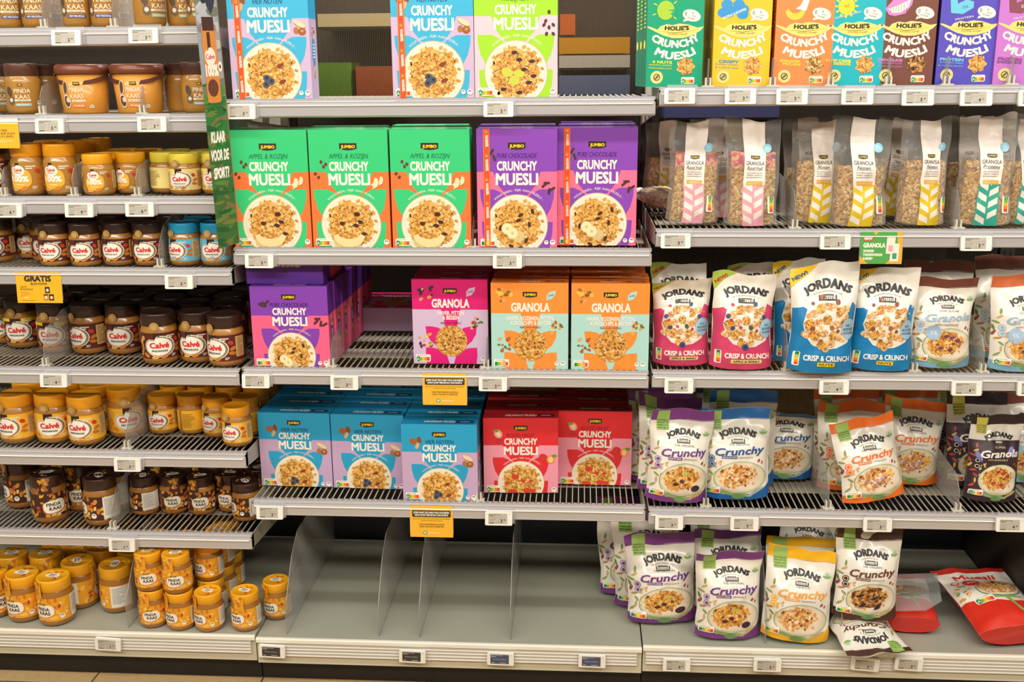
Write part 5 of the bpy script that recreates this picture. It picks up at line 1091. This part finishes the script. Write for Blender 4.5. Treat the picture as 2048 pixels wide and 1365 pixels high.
# second shelf
z = ZM[1]; G = 'cartons stacked in rows behind the second shelf front'
FR = (('apple_xl', 468, 628, 492, 'green and orange tall carton with apple, leftmost of three'), ('apple_xl', 626, 784, 492, 'green and orange tall carton with apple, middle of three'), ('apple_xl', 783, 946, 492, 'green and orange tall carton with apple, rightmost of three'),
      ('choc_xl', 957, 1113, 493, 'purple and pink tall chocolate carton right of the green ones'), ('choc_xl', 1113, 1272, 488, 'purple and pink tall chocolate carton at the right end, set back'))
for k, (m, a, b, y, lb) in enumerate(FR):
    Y = .082 if k < 4 else .115
    cinst(M[m], 'muesli_carton', a, b, y, y, z, XW, lb, None, Y)
    n = (1, 2, 3, 3, 4)[k]
    for j in range(n): cinst(M[m], 'muesli_carton', a, b, y, y, z, XW, '%s tall carton, %s behind the %s one from the left' % (('green', 'purple')[k > 2], ORD[j], ORD[k]), None, Y+(.0675)*(j+1), dx=.0015*(-1)**j)
# third shelf
z = ZM[2]
cinst(M['choc'], 'muesli_carton', 508, 660, 733, 734, z, SW, 'small purple and pink chocolate carton at the front left of the third shelf', fr=1, dx=.002)
c0 = (onz(508, 733, z)+onz(660, 734, z))/2
for j in range(6):
    o = link(bpy.data.objects.new('muesli_carton', M['choc'])); o.location = (c0.x+.002+.0015*(j+1), c0.y+.0715*(j+1), z+.0003); tag(o, 'small purple carton, %s behind the front one on the third shelf' % ORD[j], 'carton')
for j in range(2):
    o = link(bpy.data.objects.new('muesli_carton', M['choc'])); o.location = (c0.x-.010+.006*j, c0.y+SH*(j+1)+.003*j+.020, z+SH+SD+.0022); o.rotation_euler = (R_(-90), 0, R_(180))
    tag(o, ('small purple carton lying flat on the row, its flap end facing the aisle', 'small purple carton lying flat further back on the purple row')[j], 'carton')
o = link(bpy.data.objects.new('granola_carton', M['gpink'])); q = onz(783, 663, z); o.location = (q.x, q.y-.004, z+GD+.002); o.rotation_euler = (R_(-90), 0, R_(1)); tag(o, 'magenta and lilac granola carton lying flat at the back of the third shelf', 'carton')
for k, (m, a, b, y, n, lb) in enumerate((('gpink', 827, 977, 729, 6, 'magenta and lilac granola carton standing set back in front'), ('gorange', 982, 1137, 739, 7, 'orange and mint granola carton, left one of the front pair'), ('gorange', 1141, 1297, 741, 7, 'orange and mint granola carton, right one of the front pair'))):
    cinst(M[m], 'granola_carton', a, b, y, y, z, GW, lb, fr=0, dy=.004)
    for j in range(n): cinst(M[m], 'granola_carton', a, b, y, y, z, GW, '%s granola carton, %s behind the %s' % (('magenta', 'orange', 'orange')[k], ORD[j], ('magenta front one', 'left orange front one', 'right orange front one')[k]), fr=0, dy=.004+(.0685)*(j+1), dx=.0022*((j*7+k) % 3-1))
# fourth shelf
z = ZM[3]
for k, (m, a, b, y0, y1, n, lb) in enumerate((('nuts', 525, 666, 970, 976, 3, 'small blue and lilac carton, leftmost of three on the fourth shelf'), ('nuts', 670, 810, 974, 981, 3, 'small blue and lilac carton, middle of three on the fourth shelf'), ('nuts', 806, 957, 1000, 1002, 4, 'small blue and lilac carton standing forward, rightmost of three'),
    ('red', 969, 1115, 988, 984, 2, 'small red and pink fruit carton, left one of two'), ('red', 1117, 1261, 968, 972, 2, 'small red and pink fruit carton, right one set back'))):
    fr = (-1.5, -1.5, 0, 2, -1)[k]
    cinst(M[m], 'muesli_carton', a, b, y0, y1, z, SW, lb, fr=fr)
    for j in range(n):
        gap = .078 if k < 2 else (.074 if k == 2 else .085)
        cinst(M[m], 'muesli_carton', a, b, y0, y1, z, SW, 'small %s carton, %s behind the %s one on the fourth shelf' % (('blue', 'red')[k > 2], ORD[j], ORD[k]), fr=fr, dy=gap*(j+1), dx=(.0, .0, .0, .002, -.006)[k]*(j+1) if abs(fr) < 5 else 0)
# tall right-hand cartons
HW, HH, HD = .128, .262, .075
z = ZR[0]
HS = (('green', 1296, 1400, '0FA37A', 'E8E34A', ['4 NUTS', 'HAZELNUTS, ALMONDS', 'PECAN & BRAZIL NUTS'], 'nut', 'A8CF3A', 'dark green tall carton with a cracked nut drawing'),
      ('yellow', 1424, 1538, 'F6C52E', '3E8FC0', ['CRISPY', 'PUFFED WHEAT', '& CORNFLAKES'], 'cloud', '3A9AD8', 'yellow tall carton with a blue cloud drawing'),
      ('orange', 1546, 1661, 'F28E4E', 'F8D04A', ['BANANA', 'PECAN'], 'banana', 'F8D04A', 'orange tall carton with a banana drawing'),
      ('teal', 1655, 1753, '1DB5C4', 'F2E03A', ['LOW CARB', 'SEEDS'], 'sun', 'F2D93A', 'turquoise tall carton with a sun drawing'),
      ('brown', 1757, 1856, '7A4A3E', 'D98AD0', ['CHOCOLATE', 'WHOLEGRAIN OATS', '& DARK CHOCOLATE'], 'mouth', 'D98AD0', 'brown tall carton with a smiling mouth drawing'),
      ('violet', 1875, 1984, '5A50C0', '7FD0EC', ['PROTEIN', 'ALMONDS, SEEDS', '& HAZELNUTS'], 'arm', '6FCBE8', 'violet tall carton with a blue arm drawing'),
      ('pink', 1989, 2100, 'C87AD2', '8A4A8A', ['PROTEIN', 'CHOCOLATE'], 'armdark', '8A4A5A', 'pink tall carton at the right edge of the top shelf'))
for k, (nm, a, b, c, cf, fl, deco, cdx, lb) in enumerate(HS):
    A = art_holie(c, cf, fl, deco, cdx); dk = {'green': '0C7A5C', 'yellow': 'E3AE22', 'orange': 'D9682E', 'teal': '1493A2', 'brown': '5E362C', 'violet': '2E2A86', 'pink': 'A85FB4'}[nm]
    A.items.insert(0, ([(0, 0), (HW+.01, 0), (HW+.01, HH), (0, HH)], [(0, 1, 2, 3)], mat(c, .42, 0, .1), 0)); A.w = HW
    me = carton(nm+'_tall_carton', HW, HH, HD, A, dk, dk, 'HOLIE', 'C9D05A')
    y = 169; turn = (3, 0, 0, 0, 0, 2, 0)[k]
    p, q = ony(a, y, .095), ony(b, y, .095); cx_ = (p.x+q.x)/2
    wm = MB(); aw = Art(.05, .05); aw.ell(.025, .025, .0185, .0205, GRD() if nm in ('brown', 'pink') else GR(), 0, 26)
    pts = [(.1*HW, 0)]; wm.poly([(HW*.2+.0195*(1+.13*math.cos(7*t*6.283/42))*math.cos(t*6.283/42), -.0011, HH*.172+.0185*(1+.13*math.cos(7*t*6.283/42))*math.sin(t*6.283/42)) for t in range(42)], GR2() if nm == 'orange' else GRD() if nm in ('brown', 'pink') else GR())
    wme = wm.data('window')
    for j in range(3):
        t = link(bpy.data.objects.new('muesli_carton', me)); t.location = (cx_-math.sin(R_(turn))*.0775*j, .1+(.004 if turn else 0)+math.cos(R_(turn))*.0775*j, z+.0003); t.rotation_euler = (0, 0, R_(-turn*0+ (turn if k else turn)))
        wo = link(bpy.data.objects.new('window', wme), t)
        tag(t, lb if j == 0 else '%s tall carton, %s behind the front one' % (nm, ORD[j-1]), 'carton')

# ================================================================== pouches
def pch(kind, xc, yb, z, w, h, rot, seed, label, T=.075, **k):
    p = onz(xc, yb+5, z); q = 1.0 if z > .6 else 1.06
    return pouch(kind, (p.x, p.y-.006, z+k.pop('dz', .0005)), w*q, h*(1.02 if z > .6 else 1.03), rot, seed, label, None, T, **k)
# clear pouches of loose granola
def clear_pouch(c, w, h, T, rot, seed, pat, name2, label, fill=.62, red=False, lx=.0, group=None, **k):
    t = empty('clear_granola_pouch', (c[0], c[1]+T*.4, c[2]+lift(w, T, rot)), tuple(R_(q) for q in rot))
    f = pouch_surface(w, h, T, seed, **k); gx, gy = 22, 30
    def shell(u0, u1, v0, v1, inset, m, mb, cap=False):
        def P(i, j, s):
            u, v = w*(u0+(u1-u0)*i/gx), h*(v0+(v1-v0)*j/gy)
            if cap and j == gy: v += h*.02*noise.noise(Vector((i*.7, seed, s)))
            x, y, zz = f(u, v, s); x0_, y0_, z0_ = f(u, v, -s)
            ym = (y+y0_)/2; return (x, ym+(y-ym)*(1-inset)*(.93 if inset else 1), zz)
        for s in (-1, 1):
            vs = [P(i, j, s) for j in range(gy+1) for i in range(gx+1)]
            fs = [(j*(gx+1)+i, j*(gx+1)+i+1, (j+1)*(gx+1)+i+1, (j+1)*(gx+1)+i) for j in range(gy) for i in range(gx)]
            mb.mesh(vs, fs if s < 0 else [q[::-1] for q in fs], m, True)
        if inset:
            for j in (0, gy): mb.poly([P(i, j, -1) for i in range(gx+1)]+[P(i, j, 1) for i in range(gx, -1, -1)], m)
            for i in (0, gx): mb.poly([P(i, j, -1) for j in range(gy+1)]+[P(i, j, 1) for j in range(gy, -1, -1)], m)
    mb = MB(); shell(0, 1, 0, 1, 0, FILM(), mb); mb.poly([f(w*i/gx, 0, -1) for i in range(gx+1)]+[f(w*i/gx, 0, 1) for i in range(gx, -1, -1)], FILM()); mb.obj('clear_film', t)
    mb = MB(); shell(.085, .915, .01, fill-(.1 if red else 0), .06, GR2(), mb, True); mb.obj('granola_filling', t)
    if red: mb = MB(); shell(.09, .91, fill-.1, fill+.03, .06, GRR(), mb, True); mb.obj('dried_fruit_filling', t)
    lw = w*.4; a = Art(lw, h)
    B = h*.39; a.rect(0, 0, lw, B, pat, 1); L = 'EFE6DC'
    for r in range(4):
        for s in (0, 1):
            y = B*(.02+.27*r+.13*s); x0 = lw*(.04+.5*s)
            q = lw*.4; hh = B*.27
            if s: a.poly([(x0, y), (x0+q, y+hh*.45), (x0+q, y+hh*1.0), (x0, y+hh*.55)], L, 2)
            else: a.poly([(x0+q, y), (x0, y+hh*.45), (x0, y+hh*1.0), (x0+q, y+hh*.55)], L, 2)
    a.rect(lw*.14, B-h*.005, lw*.88, B+h*.035, 'DFA84A', 3); a.text('HAVER & NOTEN', lw*.5, B+h*.015, h*.012, 'F4E3C0', 4, width=lw*.5)
    a.text('GRANOLA', lw*.5, h*.595, h*.038, '2E2C2A', 3, width=lw*.86, bold=.01); a.text(name2, lw*.5, h*.55, h*.036, '3A3836', 3, width=lw*.72 if len(name2) > 5 else lw*.56, shear=.3, bold=-.01)
    a.rect(lw*.15, h*.527, lw*.85, h*.529, '6A6864', 3)
    for q in range(3): a.text(('met volkoren graan-', 'vlokken, rozijnen en', 'pompoenpitten')[q], lw*.5, h*(.505-.021*q), h*.013, '3A3836', 3, width=lw*.72, shear=.3, bold=-.005)
    shield(a, lw*.5, h*.65, lw*.42, 3)
    f0 = lambda u, v, L_: f(w*(.5+lx)-lw/2+u+.02*w*math.sin(v/h*7+seed), v, -1, L_+3)
    m = MB(); a.build(f0, base=mat('EDE3DA', .45, 0, .15, 'paper_label'), grid=(10, 34), mb=m); m.obj('paper_label', t)
    a = Art(w*.17, w*.17); a.ell(w*.085, w*.085, w*.083, w*.083, '8CCBE2', 0, 24); a.text('0%', w*.085, w*.1, w*.05, WHT, 1, bold=.0); a.rect(w*.04, w*.05, w*.13, w*.058, 'CFE6EE', 1)
    m = MB(); a.build(lambda u, v, L_: f(w*(.66+lx)+u, h*.69+v, -1, L_+6), grid=(6, 6), mb=m); m.obj('round_sticker', t)
    if red or seed % 2 == 0: a = Art(w*.13, w*.3); nutri(a, 0, 0, w*.13, 'A', 0, vert=True); m = MB(); a.build(lambda u, v, L_: f(w*(.76+lx)+u, h*.12+v, -1, L_+5), grid=(4, 6), mb=m); m.obj('nutrition_sticker', t)
    PR.append(dict(o=t, x=c[0], y=c[1]+T*.4, z=c[2], w=w, T=T)); tag(t, label, 'pouch', group)
def cp(xc, yb, w, h, rot, seed, pat, n2, label, Y=None, **k):
    z = ZR[1]; p = ony(xc, yb, Y); clear_pouch((p.x, p.y, z+.001), w, h, k.pop('T', .06), rot, seed, pat, n2, label, **k)
PK, YL, GN = 'E9A5B4', 'DDBE22', '2FA48E'
cp(1384, 440, .128, .240, (-4, 3, 4), 1, PK, 'Rood fruit', 'clear pouch with pink patterned label and red fruit, left one', Y=.125, red=True, fill=.66, lx=-.03)
cp(1503, 449, .130, .246, (-3, 0, 2), 3, PK, 'Rood fruit', 'clear pouch with pink patterned label and red fruit, right one', Y=.1, red=True, fill=.66, lx=.01)
cp(1632, 448, .128, .240, (-3, 1, 0), 5, YL, 'Noten', 'clear pouch with yellow patterned label, leftmost of the yellow ones', Y=.155, fill=.6, lx=.06, T=.05)
cp(1718, 453, .134, .246, (-3, 0, 0), 6, YL, 'Noten', 'clear pouch with yellow patterned label in front, middle one', Y=.093, fill=.56, lx=0.02)
cp(1843, 454, .122, .246, (-4, 2, 10), 8, YL, 'Noten', 'clear pouch with yellow patterned label leaning right, next to the green ones', Y=.1, fill=.6, lx=.06, top=.01)
cp(1968, 454, .130, .246, (-4, 1, -2), 10, GN, 'Proteïne', 'clear pouch with green patterned label in front, left one', Y=.1, fill=.6, lx=.02)
cp(2062, 450, .126, .246, (-3, 0, 0), 11, GN, 'Proteïne', 'clear pouch with green patterned label cut off by the right edge', Y=.13, fill=.6, lx=-.08)
cp(1768, 440, .12, .235, (-6, 12, 8), 12, YL, 'Noten', 'clear pouch tilted behind the middle and right yellow labelled ones', Y=.23, fill=.55)
cp(1925, 438, .12, .245, (-4, 0, 0), 13, GN, 'Proteïne', 'clear pouch with green label in the second row', Y=.21, fill=.55, lx=0)
cp(2012, 438, .12, .245, (-4, 0, 0), 14, GN, 'Proteïne', 'clear pouch with green label in the second row at the right edge', Y=.225, fill=.55)
cp(1440, 436, .12, .24, (-4, -3, 0), 15, PK, 'Rood fruit', 'clear pouch in the second row between the two pink labelled ones', Y=.23, fill=.5)
cp(1592, 436, .12, .24, (-4, 0, -6), 16, YL, 'Noten', 'clear pouch in the second row left of the yellow labelled ones', Y=.25, fill=.5)
p = onz(1372, 400, ZR[1]); clear_pouch((1.085, .30, ZR[1]+.033), .115, .19, .05, (-86, 0, 30), 17, YL, 'Noten', 'clear pouch lying on its back at the left end of the shelf', fill=.6)
clear_pouch((1.06, .54, ZR[1]+.001), .12, .22, .055, (-5, 4, 10), 18, YL, 'Noten', 'dark clear pouch upright against the back at the left end', fill=.55)
# crisp pouches
z = ZR[2]
pch('pink', 1482, 738, z, .150, .236, (-5, 1, 3), 21, 'pink crisp pouch with green corner, front right one', top=.03)
pch('pink', 1364, 735, z, .140, .225, (-5, -1, -3), 22, 'pink crisp pouch with green corner, front left one at the shelf end', top=.05, T=.07)
pch('pink', 1366, 716, z, .135, .236, (-8, -4, -6), 23, 'pink crisp pouch behind the front left one', top=.02, T=.05)
pch('pink', 1500, 712, z, .145, .252, (-6, 2, 2), 24, 'pink crisp pouch behind the front right one, its top folded', top=.06, T=.05)
pch('cyan', 1640, 746, z, .158, .250, (-5, 2, 2), 25, 'blue crisp pouch with yellow corner, front left one', top=.0)
pch('cyan', 1762, 741, z, .146, .238, (-5, 1, -6), 26, 'blue crisp pouch with yellow corner, front right one', top=.0)
pch('cyan', 1585, 722, z, .125, .246, (-5, -2, 0), 27, 'blue crisp pouch behind the front left one', T=.05)
pch('low', 1882, 741, z, .150, .226, (-6, 2, 2), 28, 'cream low sugar pouch with dark brown band in front', top=.03)
pch('low', 1868, 716, z, .165, .246, (-7, 1, 0), 29, 'cream low sugar pouch with dark brown band in the second row', T=.05, top=.02)
pch('lowo', 2048, 743, z, .155, .228, (-6, -1, 0), 30, 'cream low sugar pouch with copper band at the right edge', top=.01)
pch('low', 2010, 716, z, .165, .245, (-7, 1, 0), 31, 'cream low sugar pouch with dark band behind the copper banded one', T=.05)
# banded pouches of the fourth shelf
z = ZR[3]
pch('purple', 1352, 1009, z, .150, .232, (-9, 5, 7), 41, 'white pouch with purple band leaning on the shelf end, front one', top=.02)
pch('purple', 1335, 985, z, .155, .236, (-8, 3, 10), 42, 'white pouch with purple band, second in the leftmost row', T=.06)
pch('purple', 1320, 963, z, .160, .240, (-7, 1, 8), 43, 'white pouch with purple band, third in the leftmost row', T=.06)
pch('blue', 1473, 1000, z, .160, .228, (-9, -1, -2), 44, 'white pouch with blue band, front one', top=.01)
pch('blue', 1480, 972, z, .165, .245, (-8, 2, 4), 45, 'white pouch with blue band, second behind the front one', T=.05)
pch('blue', 1580, 968, z, .160, .205, (-10, 3, 3), 46, 'white pouch with blue base set back beside the wires', top=.09, T=.06)
pch('blue', 1440, 952, z, .160, .245, (-7, 0, 0), 47, 'white pouch with blue band in the shade at the back', T=.05)
pch('orange', 1752, 1009, z, .152, .205, (-14, -9, 9), 48, 'white pouch with orange band tilted forward, foremost of the orange ones', top=.01, T=.06)
pch('orange', 1818, 976, z, .155, .222, (-9, 6, 5), 49, 'white pouch with orange band leaning right behind the tilted one', top=.01, T=.055)
pch('orange', 1690, 978, z, .160, .226, (-8, 0, 2), 50, 'white pouch with orange band just behind the tilted one on its left', T=.05)
pch('orange', 1848, 956, z, .155, .232, (-8, 5, 5), 51, 'white pouch with orange band, rearmost on the right', T=.05)
pch('orange', 1672, 962, z, .155, .242, (-7, 0, 0), 52, 'white pouch with orange band in the left back row', T=.05)
pch('black', 1982, 1006, z, .128, .222, (-10, 4, 6), 53, 'black and white pouch with yellow tag standing forward', top=.03, T=.06)
pch('black', 1952, 972, z, .150, .238, (-8, 0, 3), 54, 'black and white pouch behind the foremost black one', T=.06)
pch('black', 1925, 948, z, .150, .246, (-7, 0, 0), 55, 'black and white pouch in the back row', T=.05)
pch('low', 2050, 965, z, .150, .23, (-7, 0, 0), 56, 'white pouch at the right edge beside the black banded ones', T=.05)
# base shelf pouches
z = ZBR
pch('purple', 1325, 1248, z, .172, .228, (-9, -2, 3), 61, 'white pouch with purple band on the base, front left one', T=.08)
pch('purple', 1456, 1280, z, .160, .236, (-10, 1, 4), 62, 'white pouch with purple band on the base, foremost with a folded top', top=.05, T=.08)
pch('yellow', 1588, 1286, z, .160, .230, (-9, 4, -4), 63, 'white pouch with yellow band on the base', T=.075)
pch('purple', 1295, 1212, z, .175, .262, (-8, -1, 5), 64, 'white pouch with purple band on the base, second in the left row', T=.06)
pch('purple', 1262, 1186, z, .160, .262, (-8, -3, 8), 65, 'white pouch with purple band on the base, third in the left row', T=.055)
pch('purple', 1452, 1234, z, .165, .25, (-8, 0, 3), 66, 'white pouch with purple band behind the folded one on the base', T=.05, top=.03)
pch('purple', 1448, 1214, z, .165, .262, (-7, 0, 0), 67, 'white pouch with purple band, third behind the folded one on the base', T=.05, top=.02)
pch('yellow', 1590, 1253, z, .165, .246, (-8, 2, -3), 68, 'white pouch with yellow band behind the front yellow one', T=.05, top=.03)
pch('yellow', 1622, 1200, z, .14, .262, (-8, 8, -8), 69, 'white pouch with yellow band bent over at the back', T=.05, top=.05)
# brown pouch standing on a lying one
q = onz(1732, 1308, z+.012)
pouch('choc', (q.x+.004, q.y+.130, z+.031), .160, .190, (-90, 1, 186), 70, 'white pouch with brown band lying upside down over the shelf edge', None, .056)
pch('choc', 1730, 1240, z+.058, .152, .226, (-8, 2, 1), 71, 'white pouch with brown band standing on the lying one', T=.06)
pch('choc', 1652, 1192, z, .15, .215, (-8, 0, -20), 72, 'white pouch with brown band in the shade behind the yellow banded one', T=.05)
pch('choc', 1722, 1200, z, .15, .07, (-4, 0, 0), 73, 'low crumpled brown banded pouch supporting the standing one', T=.05) if 0 else None
def art_red(w, h):
    a = Art(w, h); a.poly([(0, 0), (w, 0), (w, h*.37), (w*.8, h*.33), (w*.55, h*.3), (w*.3, h*.36), (0, h*.42)], 'D9301F', 1)
    a.rect(0, h*.93, w, h, 'C42A1E', 1); a.text('Muesli', w*.5, h*.84, h*.09, 'D2352B', 3, width=w*.56, bold=.03, shear=.1); a.text('DE LUXE', w*.52, h*.765, h*.022, 'C9483A', 3, width=w*.22, bold=.02)
    a.ell(w*.3, h*.66, w*.1, w*.1, 'DC3327', 8, 24); a.text('30%', w*.3, h*.66, h*.042, WHT, 9, bold=.02); a.ell(w*.13, h*.72, w*.05, w*.05, 'DC3327', 4, 14); a.ell(w*.13, h*.72, w*.035, w*.035, WHT, 5, 10)
    a.ell(w*.57, h*.53, w*.31, h*.155, '6A7A50', 3, 36); a.ell(w*.57, h*.535, w*.3, h*.15, 'E6DCC6', 4, 36); a.ell(w*.57, h*.54, w*.27, h*.125, GRP(), 5, 36, jag=.06); crumbs(a, w*.57, h*.54, w*.25, 6, 4, n=34, k0=.1, ky=.5)
    for x, y, c in ((.55, .6, '4A2A34'), (.5, .5, 'E98A3A'), (.6, .51, 'B9C04A'), (.68, .55, 'D9703A')): a.ell(w*x, h*y, w*.035, w*.025, c, 7, 8, jag=.15)
    a.ell(w*.57, h*.375, w*.26, h*.02, '8FB05A', 3, 14); a.poly([(w*.53, h*.37), (w*.6, h*.37), (w*.69, h*.14), (w*.65, h*.13)], '8FB05A', 3)
    rnds(a, 14, w*.02, h*.45, w*.24, h*.68, ['7FA04A', 'D9A04A', 'E9C98A', 'D2552B'], w*.012, w*.022, 2, 6, 2)
    nutri(a, w*.14, h*.32, w*.26, 'A', 4); a.text('800g', w*.86, h*.38, h*.03, WHT, 4, width=w*.13); return a
def redbag(c, w, h, T, rot, seed, label):
    a = art_red(w, h); me = pouch_mesh('muesli_bag', a, FOIL('EFE9DE'), FOIL('CE2C1E'), T, seed, crumple=1.2)
    o = link(bpy.data.objects.new('muesli_bag', me)); o.location = c; o.rotation_euler = tuple(R_(q) for q in rot); tag(o, label, 'bag')
p = onz(2026, 1304, z); redbag((p.x+.014, p.y+.012, z+.040), .200, .265, .078, (-79, 0, 10), 81, 'red and white muesli bag lying on its back at the right end of the base')
p = onz(1838, 1277, z); redbag((p.x-.02, p.y+.012, z+.032), .150, .225, .062, (-83, 0, -6), 82, 'red and white muesli bag lying behind a leaning clear divider')
# loose divider leaning over the red bag
q = onz(1788, 1283, z); t = empty('loose_divider', (q.x-.01, q.y+.03, z+.068), (0, R_(80), R_(-14)))
m = MB(); pts = [(0, 0), (.0, .09), (.05, .13), (.21, .13), (.21, 0)]; m.mesh([(-.0008, y, zz) for y, zz in pts]+[(.0008, y, zz) for y, zz in pts], [(0, 1, 2, 3, 4), (9, 8, 7, 6, 5)], PLASTIC()); m.mesh([(-.0008, y, zz) for y, zz in pts]+[(.0008, y, zz) for y, zz in pts], [(i, 5+i, 5+(i+1) % 5, (i+1) % 5) for i in range(5)], mat('8F8D88', .25, 0, .5)); m.obj('acrylic_sheet', t)
tag(t, 'loose clear divider leaning over the smaller red muesli bag', 'divider')

# the jars settle so that none stands inside another
def settle():
    for it in range(60):
        worst = 0
        for i in range(len(JR)):
            a = JR[i]
            for j in range(i+1, len(JR)):
                b = JR[j]
                if abs(a['z']-b['z']) > .02: continue
                dx, dy = b['x']-a['x'], b['y']-a['y']; d = math.hypot(dx, dy); need = a['r']+b['r']+.0028
                if d < need:
                    if d < 1e-5: dx, dy, d = .0, .001, .001
                    o = (need-d); worst = max(worst, o)
                    wa, wb = (.5, .5)
                    if a['y'] < b['y']-.02: wa, wb = .12, .88
                    elif b['y'] < a['y']-.02: wa, wb = .88, .12
                    a['x'] -= dx/d*o*wa; a['y'] -= dy/d*o*wa; b['x'] += dx/d*o*wb; b['y'] += dy/d*o*wb
        for a in JR:
            for z_, X_, y0_, y1_ in DV:
                if abs(z_-a['z']) < .02 and y0_-.02 < a['y'] < y1_:
                    o = a['r']+.0035-abs(a['x']-X_)
                    if o > 0: a['x'] += o if a['x'] > X_ else -o
        for a in JR:
            if a['z'] > .3: a['y'] = min(max(a['y'], YF+a['r']-.004), YB-a['r'])
            if a['x'] > -.12 and a['z'] > .3: a['x'] = min(a['x'], -.012-a['r']*.98)
        if worst < .0003: break
    dead = set()
    for i, a in enumerate(JR):
        for j in range(i):
            b = JR[j]
            if j in dead or abs(a['z']-b['z']) > .02: continue
            if math.hypot(a['x']-b['x'], a['y']-b['y']) < (a['r']+b['r'])*.998+.001:
                dead.add(i if a['y'] > b['y'] else j)
    for i, a in enumerate(JR):
        o = a['o']
        if i in dead and a['y'] > .2:
            for c in list(o.children): bpy.data.objects.remove(c)
            bpy.data.objects.remove(o); continue
        o.location.x, o.location.y = a['x'], a['y']
        for c in a['top']: c.location.x, c.location.y = a['x']-.001, a['y']+.001
settle()
def settle_pouches():
    for it in range(30):
        for i in range(len(PR)):
            for j in range(len(PR)):
                a, b = PR[i], PR[j]
                if i == j or abs(a['z']-b['z']) > .01 or b['y'] < a['y']: continue
                q = abs(a['x']-b['x'])/((a['w']+b['w'])*.5)
                if q >= .97: continue
                need = (a['T']+b['T'])*.5*math.sqrt(1-q*q)+.010
                if b['y']-a['y'] < need: b['y'] += min(.01, need-(b['y']-a['y']))
        for a in PR:
            for z_, X_, y0_, y1_ in DV:
                if abs(z_-a['z']) > .02: continue
                back = a['y'] > YF+.1
                o = a['w']*(.49 if back else .43)-abs(a['x']-X_)
                if o > 0: a['x'] += min(o, .02)*(1 if a['x'] > X_ else -1)*(1 if back else .3 if it < 3 else 0)
    for a in PR: a['o'].location.y = min(a['y'], .60); a['o'].location.x = a['x']
settle_pouches()
